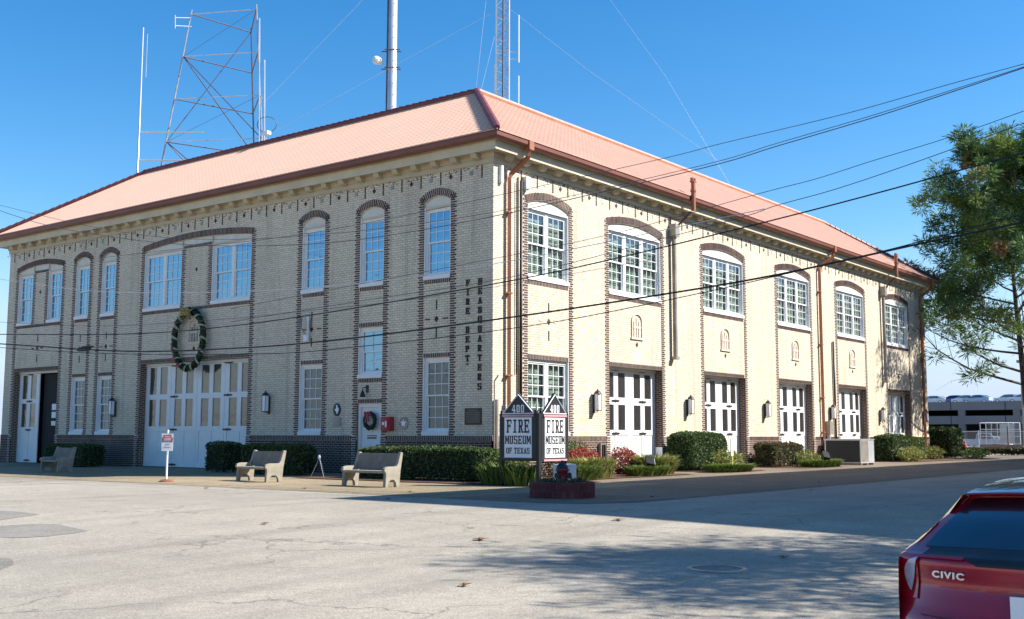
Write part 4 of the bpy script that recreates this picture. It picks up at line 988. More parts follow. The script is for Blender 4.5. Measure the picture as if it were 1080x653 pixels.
# ------------------------------------------------------------------ museum sign
SC = Vector((-4.0, -4.9, 0))
sg = thing('museum_sign', 'black and white V shaped museum sign with two gabled boards at the corner', 'sign', SC)
for side in ('L', 'R'):
    W = 1.14
    def Q(a, z, o, side=side):    # a along the panel from the V corner, o outward
        return (-o, a, z) if side == 'L' else (a, -o, z)
    def qbox(mb, a0, a1, z0, z1, o0, o1, m): mb.hexa([Q(a0, z0, o0), Q(a1, z0, o0), Q(a1, z0, o1), Q(a0, z0, o1), Q(a0, z1, o0), Q(a1, z1, o0), Q(a1, z1, o1), Q(a0, z1, o1)], m)
    A0 = .10
    mb = MB(); qbox(mb, A0, A0+W, .70, 1.98, .0, .06, 'black')
    mb.prism([(A0-.03, 1.981), (A0+W+.03, 1.981), (A0+W/2, 2.60)], lambda a, b: Q(a, b, .0), lambda a, b: Q(a, b, .06), 'black'); mb.build('backing', sg)
    mb = MB(); qbox(mb, A0+.09, A0+W-.09, .80, 1.90, .061, .075, 'signboard'); mb.build('board', sg)
    mb = MB()
    qbox(mb, A0+.02, A0+W-.02, 1.93, 1.985, .061, .10, 'pink')
    for a, b in (((A0+.02, 2.02), (A0+W/2, 2.55)), ((A0+W/2, 2.55), (A0+W-.02, 2.02)), ((A0+W-.02, 2.02), (A0+.02, 2.02))): mb.tube([Q(a[0], a[1], .07), Q(b[0], b[1], .07)], .016, 'signboard', 5)
    for s in (-.06, W+.01):
        mb.tube([Q(A0+s+.025, .7, .03), Q(A0+s+.025, 2.05, .03)], .045, 'black', 8); mb.lathe(Vector(Q(A0+s+.025, 2.05, .03)), [(.045, 0), (.055, .03), (.02, .07), (.012, .2), (0, .24)], 'black', 8)
    qbox(mb, A0+.02, A0+W-.02, .70, .75, .061, .10, 'pink' if side == 'R' else 'black')
    for zz in ((.785, .795), (1.905, 1.915)): qbox(mb, A0+.07, A0+W-.07, zz[0], zz[1], .061, .08, 'steel')
    mb.build('frame', sg)
    PP = (lambda a, z, o: Q(-a, z, o)) if side == 'L' else (lambda a, z, o: Q(a, z, o))
    ac_ = -(A0+W/2) if side == 'L' else A0+W/2
    mb = MB(); slab(mb, '400', PP, ac_, 2.155, .135, .21, .02, 'signboard', .061, .07); mb.build('house_number', sg)
    for wd, z, w_, h_, g_ in (('FIRE', 1.665, .185, .37, .022), ('MUSEUM', 1.285, .135, .23, .018), ('OF TEXAS', .985, .098, .165, .014)):
        mb = MB(); slab(mb, wd, PP, ac_, z, w_, h_, g_, 'letter', .076, .084); mb.build('lettering', sg)
for a in ((0, 0), (0, 1.3), (1.3, 0)):
    mb = MB(); mb.box(a[0]-.05 if a[0] else -.055, a[0]+.05 if a[0] else .045, a[1]-.05 if a[1] else -.055, a[1]+.05 if a[1] else .045, -.02, 2.02, 'black'); mb.build('post', sg)
ub = thing('utility_cabinet', 'white utility cabinet standing under the sunlit face of the museum sign', 'cabinet', (-3.75, -5.05, 0))
mb = MB(); mb.box(.02, .75, -.42, -.14, 0, .62, 'white'); mb.build('case', ub, bevel=.012)
mb = MB(); mb.box(.385, .395, -.428, -.4201, .04, .58, 'greymetal'); mb.box(.33, .36, -.44, -.4201, .3, .38, 'black'); mb.build('door_seam', ub)

# planter with ornamental hydrant
pc = (-7.82, -8.42)
pl = thing('brick_planter', 'low round dark red brick planter in front of the museum sign', 'planter', (pc[0], pc[1], 0))
mb = MB(); mb.lathe((0, 0, 0), [(.75, 0), (.75, .33), (.73, .36), (.60, .36), (.58, .33), (.58, .2)], 'redbrick', 40); mb.build('rim', pl, smooth=False)
mb = MB(); mb.lathe((0, 0, .27), [(0, .03), (.3, .03), (.585, 0)], 'mulch', 20); mb.build('soil', pl)
hy = thing('fire_hydrant', 'dark red fire hydrant with a dark cap standing in the brick planter', 'hydrant', (pc[0], pc[1]+.0, .28))
mb = MB(); mb.lathe((0, 0, 0), [(.17, 0), (.17, .05), (.12, .07), (.12, .30), (.15, .32), (.15, .36)], 'darkred', 16) if False else None
M['darkred'] = plain('hydrant_red', (.20, .02, .03), .45)
mb.lathe((0, 0, 0), [(.17, 0), (.17, .04), (.125, .06), (.125, .30), (.155, .32), (.155, .36), (.13, .37)], 'darkred', 16); mb.build('barrel', hy, smooth=True)
mb = MB(); mb.lathe((0, 0, .37), [(.14, 0), (.13, .06), (.08, .12), (.03, .14), (.03, .19), (0, .19)], 'black', 16); mb.build('bonnet', hy, smooth=True)
for d in ((-1, 0), (1, 0), (0, -1)):
    mb = MB(); mb.tube([(d[0]*.1, d[1]*.1, .22), (d[0]*.19, d[1]*.19, .22)], .055, 'darkred', 10); mb.tube([(d[0]*.19, d[1]*.19, .22), (d[0]*.22, d[1]*.22, .22)], .068, 'black', 8); mb.build('nozzle_cap', hy)
k = 0
for a in range(0, 360, 30):
    x, y = pc[0]+.40*math.cos(R(a)), pc[1]+.40*math.sin(R(a))
    o = clump('planter_flower', 'small leafy bedding plants ringed round the hydrant in the planter', 'plant', x, y, .11, .17, 70, 'leafdark' if a % 60 else 'leafbrown', False, .05, 'bedding plants in the brick planter', z=.29)
# no-parking style notice on a pole
ns = thing('notice_sign', 'white notice sign with red panel on a thin pole before the wide doors', 'sign', (-8.75, 5.42, 0), R(0))
mb = MB(); mb.tube([(0, 0, .05), (0, 0, 1.55)], .03, 'white', 8); mb.build('pole', ns)
mb = MB(); mb.lathe((0, 0, 0), [(0, .09), (.12, .08), (.22, .03), (.23, 0)], plain('rusty_base', (.20, .08, .045), .9), 14); mb.build('base', ns)
NX = RGT.copy(); NN = -FWD
def nb(mb, a0, a1, z0, z1, o0, o1, m):
    P = lambda a, z, o: tuple(NX*a+NN*o+Vector((0, 0, z)))
    mb.hexa([P(a0, z0, o0), P(a1, z0, o0), P(a1, z0, o1), P(a0, z0, o1), P(a0, z1, o0), P(a1, z1, o0), P(a1, z1, o1), P(a0, z1, o1)], m)
mb = MB(); nb(mb, -.17, .17, .92, 1.44, .031, .04, 'signboard'); mb.build('plate', ns)
mb = MB(); nb(mb, -.125, .125, 1.22, 1.40, .041, .044, 'pinkprint'); nb(mb, -.155, -.13, 1.18, 1.32, .041, .043, 'black'); nb(mb, .13, .155, 1.18, 1.32, .041, .043, 'black'); nb(mb, -.13, .13, 1.185, 1.205, .041, .043, 'black'); mb.build('panel', ns)
mb = MB()
for z, w_ in ((1.355, .07), (1.30, .10), (1.255, .10)): nb(mb, -w_, w_, z-.010, z+.010, .0445, .046, 'signboard')
for z, w_ in ((1.11, .07), (1.03, .10)): nb(mb, -w_, w_, z-.008, z+.008, .0405, .043, 'greymetal')
mb.build('lettering', ns)
# cooling unit
ac = thing('cooling_unit', 'large grey outdoor cooling unit with a dark mesh side near the fourth door', 'air conditioner', (24.8, -3.03, 0))
mb = MB(); mb.box(.02, 1.8, .0, 1.83, .10, 1.24, 'steel'); mb.box(-.02, 1.84, -.03, 1.86, 1.241, 1.28, 'steel'); mb.build('case', ac)
def meshmat():
    m, n, p = nt('coil_mesh'); tc = N(n, 'ShaderNodeTexCoord'); w_ = N(n, 'ShaderNodeTexWave', bands_direction='Z'); w_.inputs['Scale'].default_value = 9
    n.links.new(tc.outputs['Object'], w_.inputs['Vector']); r = N(n, 'ShaderNodeMapRange'); r.inputs['To Min'].default_value = .02; r.inputs['To Max'].default_value = .05
    n.links.new(w_.outputs['Fac'], r.inputs[0]); n.links.new(r.outputs[0], p.inputs['Base Color']); p.inputs['Roughness'].default_value = .8; return m
M['coil'] = meshmat()
mb = MB(); mb.box(.0, .019, .06, 1.77, .16, 1.20, 'coil'); mb.build('coil_guard', ac)
mb = MB(); mb.box(.1, .95, -.012, -.001, .18, 1.18, 'greymetal'); mb.box(1.0, 1.75, -.01, -.001, .18, 1.18, 'steel'); mb.build('service_panel', ac)
mb = MB()
for x in (.05, .85, 1.65): mb.box(x, x+.12, 0, 1.8, 0, .099, 'greymetal')
mb.build('skid', ac)
bx = thing('battery_cabinet', 'black low cabinet between the copper downspout and the cooling unit', 'cabinet', (27.9, -1.0, 0)); 
mb = MB(); mb.box(-.9, .9, 0, .7, 0, 1.15, 'black'); mb.build('case', bx, bevel=.02); mb = MB(); mb.box(-.93, .93, -.03, .73, 1.151, 1.18, 'greymetal'); mb.build('lid', bx)
mp_ = thing('marker_post', 'white and yellow marker post in front of the tall clipped hedge', 'marker post', (11.75, -2.75, 0))
mb = MB(); mb.tube([(0, 0, 0), (0, 0, 1.0)], .035, 'yellow', 8); mb.build('post', mp_)
mb = MB(); mb.box(-.09, .09, -.02, .02, .62, 1.30, 'signboard'); mb.build('flag', mp_)
for (x, y, lb) in ((20.9, -3.0, 'black square ground floodlight in the low plants by the third door'), (5.15, -3.1, 'white and black ground floodlight in the plants before the first door')):
    fl = thing('ground_floodlight', lb, 'floodlight', (x, y, 0), R(40))
    mb = MB(); mb.prism([(-.26, .42), (0, .16), (.26, .42), (0, .68)], lambda a, b: (a, 0, b), lambda a, b: (a+.05, .28, b+.06), 'black'); mb.build('housing', fl)
    mb = MB(); mb.prism([(-.2, .42), (0, .22), (.2, .42), (0, .62)], lambda a, b: (a, -.02, b), lambda a, b: (a, -.001, b), 'black' if x > 10 else 'signboard'); mb.build('lens', fl)
    mb = MB(); mb.tube([(0, .12, 0), (0, .12, .3)], .03, 'black', 6); mb.build('stake', fl)
ez = thing('folding_easel', 'small silver folding tripod stand beside the dark hedge', 'stand', (-3.3, 4.75, 0), R(38)); M['dull'] = plain('dull_aluminium', (.25, .26, .28), .5, metal=.4)
mb = MB(); mb.lathe((0, 0, .62), [(.04, 0), (.05, .05), (.03, .12), (0, .13)], 'steel', 8); mb.build('head', ez)
for x, y in ((.0, .28), (-.2, -.2), (.2, -.2)):
    mb = MB(); mb.tube([(x, y, 0), (0, 0, .64)], [.010, .014], 'dull', 6); mb.build('leg', ez)

# fallen leaves
lm = leafmat('dry_leaf', [(.28, .12, .04), (.20, .10, .05), (.35, .2, .08)])
for k, (x, y) in enumerate(((-15.84, -12.64), (-12.2, -12.75), (-19.2, -15.2), (-23.0, -12.1), (-11.0, -6.0), (-10.6, 1.0), (-8.5, -4.3), (-14.8, -17.0), (-9.0, -1.0), (-16.5, -8.5), (-1.0, -11.5), (4, -9.6), (-6.5, -10.0))):
    mb = MB(); s = .10 if k < 2 else .06
    pts = [(s*(1+.5*math.sin(5*a))*math.cos(a), s*(1+.5*math.sin(5*a))*math.sin(a), .012+.02*abs(math.sin(2*a))) for a in [6.283*j/14 for j in range(14)]]
    for j in range(14): mb.face([(0, 0, .008), pts[j], pts[(j+1) % 14]], lm)
    o = mb.build('fallen_leaf', recalc=False); o.location = (x, y, gz(x, y)+.006); tag(o, 'dry brown leaf lying on the pavement', 'leaf', 'dry leaves scattered on the ground')

# ------------------------------------------------------------------ camera mapping, used to site distant masts
# triangular self supporting tower
def bar(mb, a, b, r, m): mb.tube([a, b], r, m, 6)
tw = thing('lattice_tower', 'three legged steel lattice tower rising behind the left of the roof', 'tower', at(240, 459, 84)*1)
tw.location.z = 0
base = tw.location.copy()
levels = [(18, 0), (61, 1), (107, 2), (150, 3), (193, 4)]
D = 84.0; legs = []
for (x0, y0, x1, y1, dd) in ((201.5, 16, 175, 152, D*1.013), (264, 35, 267, 150, D*1.06), (269.5, 10, 275.5, 148, D)):
    a = at(x0, y0, dd); b = at(x1, y1, dd*1.004); d = (b-a)/(b.z-a.z); legs.append((a, d))
ztop = legs[0][0].z; zs_ = [ztop-i*3.42 for i in range(8)]
zs_ = [z for z in zs_ if z > 1]+[0]
P = [[l[0]+l[1]*(z-l[0].z)-base for z in zs_] for l in legs]
for i, m in ((0, 'pinksteel'), (1, 'darksteel'), (2, 'pinksteel')):
    mb = MB(); mb.tube([P[i][0]+Vector((0, 0, .4)), P[i][-1]], [.055, .09], m, 6); mb.build('leg', tw)
for j in range(len(zs_)-1):
    mb = MB(); bar(mb, P[0][j], P[1][j], .045, 'darksteel'); bar(mb, P[0][j], P[2][j], .035, 'litecable'); bar(mb, P[1][j], P[2][j], .05, 'darksteel'); mb.build('ring', tw)
    mb = MB()
    if j < 5:
        if j % 2 == 1: bar(mb, P[0][j], P[1][min(j+2, len(zs_)-1)], .04, 'darksteel'); bar(mb, P[0][j], P[2][min(j+2, len(zs_)-1)], .04, 'darksteel')
        else: bar(mb, P[1][j+1 if j else 0], P[0][min(j+3, len(zs_)-1)], .035, 'pinksteel' if j else 'darksteel'); bar(mb, P[2][j], P[0][j+1], .012, 'greycable')
        mb.build('brace', tw)
for (px, y0, y1, w_) in ((182, 17, 30, 0), (273, 20, 150, 0), (278.5, 64, 150, 0)):
    mb = MB()
    if px == 182:
        a, b = at(184, 17, D)-base, at(184, 31, D)-base; bar(mb, a, b, .04, 'steel'); bar(mb, at(184, 19.5, D)-base, P[0][0]-Vector((0, 0, .3)), .03, 'steel'); bar(mb, at(184, 28, D)-base, P[0][0]-Vector((0, 0, 1)), .03, 'steel')
    else:
        a, b = at(px, y0, D)-base, at(px, y1, D)-base; bar(mb, a, b, .05, 'steel'); bar(mb, b-Vector((0, 0, 1)), P[2][3], .03, 'steel'); bar(mb, (a+b)/2, P[2][2], .03, 'steel')
    mb.build('aerial', tw)
# loop aerial and small camera on the deck
mb = MB(); c = at(281, 132, D)-base; mb.tube([c+RGT*(.75*math.cos(t*.314))+Vector((0, 0, .62*math.sin(t*.314))) for t in range(21)], .03, 'greycable', 5, cap=False); mb.build('loop_aerial', tw)
# whip aerial
def mast(name, label, cat, px, ytop, depth, r0, r1, m):
    p = at(px, ytop, depth); t = thing(name, label, cat, (p.x, p.y, 0)); mb = MB(); mb.tube([(0, 0, 0), (0, 0, p.z)], [r0, r1], m, 14); mb.build('pole', t, smooth=True); return t, p.z
t, zt = mast('whip_aerial', 'thin whip aerial mast left of the lattice tower', 'aerial', 150.5, 30, 84, .13, .05, 'steel')
mb = MB(); mb.tube([(.35*RGT.x, .35*RGT.y, zt-.5), (.35*RGT.x, .35*RGT.y, zt-4)], .025, 'steel', 5); mb.tube([(0, 0, zt-2.2), (.35*RGT.x, .35*RGT.y, zt-2.2)], .02, 'steel', 5)
mb.tube([(-.4*RGT.x, -.4*RGT.y, zt-13), (-.4*RGT.x, -.4*RGT.y, zt-17.5)], .025, 'steel', 5); mb.tube([(0, 0, zt-15.2), (-.4*RGT.x, -.4*RGT.y, zt-15.2)], .02, 'steel', 5)
for z in (24.6, 22.4): mb.tube([(0, 0, z), tuple(RGT*5.0+Vector((0, 0, z)))], .05, 'steel', 5)
mb.build('side_aerials', t)
# monopole
p = at(412.5, 100, 92); t = thing('monopole_mast', 'thick grey monopole mast with a white drum antenna', 'mast', (p.x, p.y, 0))
mb = MB(); mb.tube([(0, 0, 0), (0, 0, 52)], [.50, .34], 'steel', 20); mb.build('pole', t, smooth=True)
mb = MB(); mb.tube([tuple(-RGT*.42-FWD*.1+Vector((0, 0, 5))), tuple(-RGT*.36-FWD*.1+Vector((0, 0, 52)))], .10, 'darksteel', 6)
for z in range(12, 52, 1): mb.tube([tuple(RGT*.1-FWD*.44+Vector((0, 0, z))), tuple(RGT*.25-FWD*.5+Vector((0, 0, z)))], .03, 'greycable', 4)
mb.build('cable_tray', t)
za = at(410, 65, 92).z
mb = MB(); mb.tube([tuple(-RGT*.75+Vector((0, 0, za-.7))), tuple(-RGT*.75+Vector((0, 0, za+.75)))], .05, 'steel', 6)
for dz in (-.7, .85):
    mb.tube([tuple(-RGT*.9+Vector((0, 0, za+dz))), tuple(RGT*.75+Vector((0, 0, za+dz)))], .05, 'darksteel', 6); mb.tube([tuple(-RGT*.6-FWD*.5+Vector((0, 0, za+dz))), tuple(RGT*.7-FWD*.5+Vector((0, 0, za+dz)))], .05, 'darksteel', 6)
mb.build('bracket_arm', t)
mb = MB(); c0 = -RGT*.95+Vector((0, 0, za)); mb.tube([tuple(c0), tuple(c0-RGT*.4-FWD*.3), tuple(c0-RGT*.55-FWD*.42)], [.30, .38, .28], 'white', 16); mb.build('drum_antenna', t)
# guyed lattice mast
p = at(529.5, 60, 88); t = thing('guyed_lattice_mast', 'slim white lattice mast with whip aerials behind the roof corner', 'mast', (p.x, p.y, 0)); zt = 45
LL = [RGT*.52-FWD*.2, -RGT*.52-FWD*.2, FWD*.6]
for i, l in enumerate(LL):
    mb = MB(); mb.tube([tuple(l), tuple(l+Vector((0, 0, zt)))], .075 if i < 2 else .05, 'steel' if i != 1 else 'white', 6); mb.build('leg', t)
mb = MB(); z = 12; k = 0
while z < zt-1:
    for a, b in ((0, 1), (1, 2), (2, 0)):
        mb.tube([tuple(LL[a]+Vector((0, 0, z))), tuple(LL[b]+Vector((0, 0, z+.9)))] if k % 2 else [tuple(LL[b]+Vector((0, 0, z))), tuple(LL[a]+Vector((0, 0, z+.9)))], .028, 'litecable', 4)
        mb.tube([tuple(LL[a]+Vector((0, 0, z))), tuple(LL[b]+Vector((0, 0, z)))], .028, 'steel', 4)
    z += .9; k += 1
mb.tube([tuple(-FWD*.25+Vector((0, 0, 5))), tuple(-FWD*.25+RGT*.05+Vector((0, 0, 44)))], .08, 'greycable', 5)
mb.build('lacing', t)
B = Vector((p.x, p.y, 0))
for (px, y0, y1) in ((523, 12, 68), (546.5, 16, 66), (546.5, 80, 125), (521.5, 68, 118)):
    a, b = at(px, y0, 88)-B, at(px, y1, 88)-B; mb = MB(); mb.tube([tuple(a), tuple(b)], .055, 'white', 6)
    if y0 < 60:
        mb.tube([tuple(b+Vector((0, 0, .3))), tuple(Vector((0, 0, b.z+.3)))], .035, 'steel', 5); mb.tube([tuple(b+Vector((0, 0, .9))), tuple(Vector((0, 0, b.z+.9)))], .035, 'steel', 5)
    mb.build('whip_aerial', t)
def guy(pts, depth0, depth1, r=.009, m='litecable'):
    n = len(pts); q = []
    for i, (x, y) in enumerate(pts):
        d = depth0+(depth1-depth0)*i/(n-1); q.append(at(x, y, d)-B)
    mb = MB(); mb.tube([tuple(v) for v in q], r, m, 4); mb.build('guy_wire', t)
guy([(529, 8), (418, 68), (290, 139)], 88, 84); guy([(531, 5), (620, 74), (762, 172)], 88, 80); guy([(560, -60), (643, 0), (700, 78), (782, 215)], 88, 80, .006); guy([(440, -60), (382, 0), (275, 112)], 88, 84)
guy([(513, -10), (501, 99)], 88, 86, .018); guy([(523, 30), (506, 99)], 88, 86, .018)
p = at(295, 140, 60); t = thing('rooftop_camera', 'small white camera on a short post on the roof ridge', 'camera', (4.9, 18.0, 15.2)); 
mb = MB(); mb.tube([(0, 0, -.1), (0, 0, .55)], .03, 'steel', 6); mb.build('post', t); mb = MB(); mb.box(-.12, .12, -.2, .2, .5, .66, 'white'); mb.build('body', t)

# ------------------------------------------------------------------ overhead cables (strung along the two streets)
P0 = Vector((CAM.x, CAM.y, 0))+FWD*40+RGT*((0-540)/F_PX*40); P1 = Vector((CAM.x, CAM.y, 0))+FWD*23+RGT*((1080-540)/F_PX*23)
nrm = Vector((-(P1-P0).y, (P1-P0).x, 0)).normalized()
def cable(label, pts, r, m='cable', extra=None):
    q = []
    for (x, y) in pts:
        d = at(x, y, 1)-CAM; o = CAM; tt = (P0-o).dot(nrm)/d.dot(nrm); q.append(o+d*tt)
    # smooth by Catmull-Rom
    q = [q[0]*2-q[1]]+q+[q[-1]*2-q[-2]]; q[0] = q[1]+(q[0]-q[1])*1.0; out = []
    for i in range(len(q)-1):
        a = q[max(0, i-1)]; b = q[i]; c = q[i+1]; d = q[min(len(q)-1, i+2)]
        for s in range(6):
            s /= 6; out.append(.5*((2*b)+(c-a)*s+(2*a-5*b+4*c-d)*s*s+(3*b-a-3*c+d)*s**3))
    out.append(q[-1]); mb = MB(); c = out[len(out)//2].copy(); mb.tube([tuple(v-c) for v in out], r, m, 6)
    if extra:
        e = min(out, key=lambda v: (v-extra).length)
        mb.tube([tuple(e-c+(P1-P0).normalized()*s) for s in (-.35, -.25, .2, .35)], [.03, .07, .07, .03], m, 8); mb.tube([tuple(e-c+(P1-P0).normalized()*s+Vector((0, 0, .08))) for s in (-.1, .3, .5)], [.03, .05, .03], m, 6)
    o = mb.build('overhead_cable', smooth=True); o.location = c; tag(o, label, 'cable', 'overhead cables crossing in front of the building'); return o
spl = at(88, 374, 1)-CAM; spl = CAM+spl*((P0-CAM).dot(nrm)/spl.dot(nrm))
cable('thickest black cable crossing the whole view just over the side doors', [(0, 364), (133, 371.5), (250, 368), (360, 358.5), (537, 335), (700, 310), (820, 289), (966, 257), (1080, 233)], .024, extra=spl)
cable('black cable running close under the thickest one from the lower left', [(0, 368), (110, 374), (270, 374), (360, 368), (550, 345), (700, 317), (860, 281), (966, 255), (1080, 224)], .012)
cable('black cable crossing the upper windows and ending high at the right', [(0, 354), (130, 353.5), (227, 346.5), (340, 331), (537, 296.5), (680, 265), (879, 215), (1080, 159.5)], .017)
cable('thin cable lowest of the high sky cables at the right', [(380, 318), (540, 292), (700, 251), (787.5, 227), (819, 216), (880, 199), (960, 172), (1080, 128.4)], .009, 'greycable')
cable('thin cable just above the lowest high sky cable', [(380, 300), (540, 269), (660, 243), (799, 204), (860, 188), (919, 169), (1000, 144), (1080, 115.6)], .008, 'greycable')
cable('uppermost thin cable meeting the bundle at the right edge', [(200, 262), (310, 249), (420, 229), (530, 205), (700, 166.6), (760, 151), (860, 127), (919, 111.6), (1000, 88), (1080, 66)], .008, 'greycable')
cable('pale cable of the bundle passing over the left eave', [(-20, 217), (50, 239), (133, 253), (200, 259), (267, 260), (340, 257), (420, 247), (540, 224), (740, 177), (819, 153.5), (919, 123.6), (1000, 97), (1080, 70)], .011, 'greycable')
cable('pale cable just above the bundle over the left eave', [(-20, 213), (67, 234), (130, 246), (200, 253), (300, 251), (420, 239), (540, 220), (740, 174), (819, 150.5), (919, 121), (1000, 95), (1080, 69)], .008, 'greycable')
cable('pale horizontal cable across the left upper windows', [(-20, 293), (60, 304), (117, 309), (200, 309.5), (280, 307), (340, 303), (430, 293), (540, 275), (640, 255), (720, 238)], .010, 'litecable')
cable('faint cable below the pale one crossing the wreath', [(-20, 340), (100, 345), (230, 338), (330, 328), (420, 318), (520, 303), (600, 289)], .007, 'greycable')

# ------------------------------------------------------------------ the parked red hatchback
def lerp_prof(prof, t):
    n = len(prof)-1; x = max(0, min(n-1e-6, t)); i = int(x); f = x-i
    a = prof[max(0, i-1)]; b = prof[i]; c = prof[i+1]; d = prof[min(n, i+2)]
    out = []
    for k in range(len(b)):
        lin = b[k]+(c[k]-b[k])*f
        cr = .5*((2*b[k])+(c[k]-a[k])*f+(2*a[k]-5*b[k]+4*c[k]-d[k])*f*f+(3*b[k]-a[k]-3*c[k]+d[k])*f**3)
        out.append(lin*.45+cr*.55)
    return out
# profile: x(forward) z halfwidth dx(corner sweep) dz(edge drop)
CP = [(.16, .22, .78, .20, 0), (.03, .40, .86, .26, 0), (0, .55, .89, .28, 0), (.05, .66, .89, .28, 0), (.10, .80, .885, .26, 0), (.07, .93, .875, .24, -.01),
      (.10, .97, .86, .22, -.015), (.18, 1.0, .83, .18, -.02), (.52, 1.18, .71, .10, -.02), (.86, 1.315, .61, .05, -.02), (.74, 1.34, .61, .05, -.02), (1.05, 1.385, .60, .03, -.03), (1.8, 1.435, .60, 0, -.04),
      (2.6, 1.40, .60, 0, -.05), (3.45, 1.02, .72, -.12, -.04), (3.6, .97, .80, -.12, -.05), (4.25, .84, .80, -.18, -.08), (4.45, .68, .78, -.30, -.05), (4.5, .45, .78, -.32, 0), (4.42, .22, .75, -.3, 0)]
def carP(t, v):
    x, z, w, dx, dz = lerp_prof(CP, t); a = abs(v)
    return Vector((x+dx*a**3.2, w*v, z+dz*a**2.5+(0 if t > 1 else 0)))
def patch(mb, t0, t1, v0, v1, m, off=0, nt_=10, nv=10, thick=0):
    g = []
    for i in range(nt_+1):
        row = []
        for j in range(nv+1):
            t = t0+(t1-t0)*i/nt_; va = v0(i/nt_) if callable(v0) else v0; vb = v1(i/nt_) if callable(v1) else v1; v = va+(vb-va)*j/nv; p = carP(t, v)
            e = 1e-3; a = carP(t+e, v)-carP(t-e, v); b = carP(t, min(1, v+e))-carP(t, max(-1, v-e)); nn = b.cross(a).normalized()
            row.append(p-nn*-off if False else p+nn*off*(-1))
        g.append(row)
    for i in range(nt_):
        for j in range(nv): mb.face([g[i][j], g[i][j+1], g[i+1][j+1], g[i+1][j]], m)
def sideY(x, z):   # half width of the lower body at x,z
    w = .90-.05*max(0, (.5-z)/.5)-.06*max(0, (z-.85)/.2)
    if x < .5: w -= .10*((.5-x)/.5)**2.2
    if x > 4.0: w -= .20*((x-4.0)/.5)**2
    return w
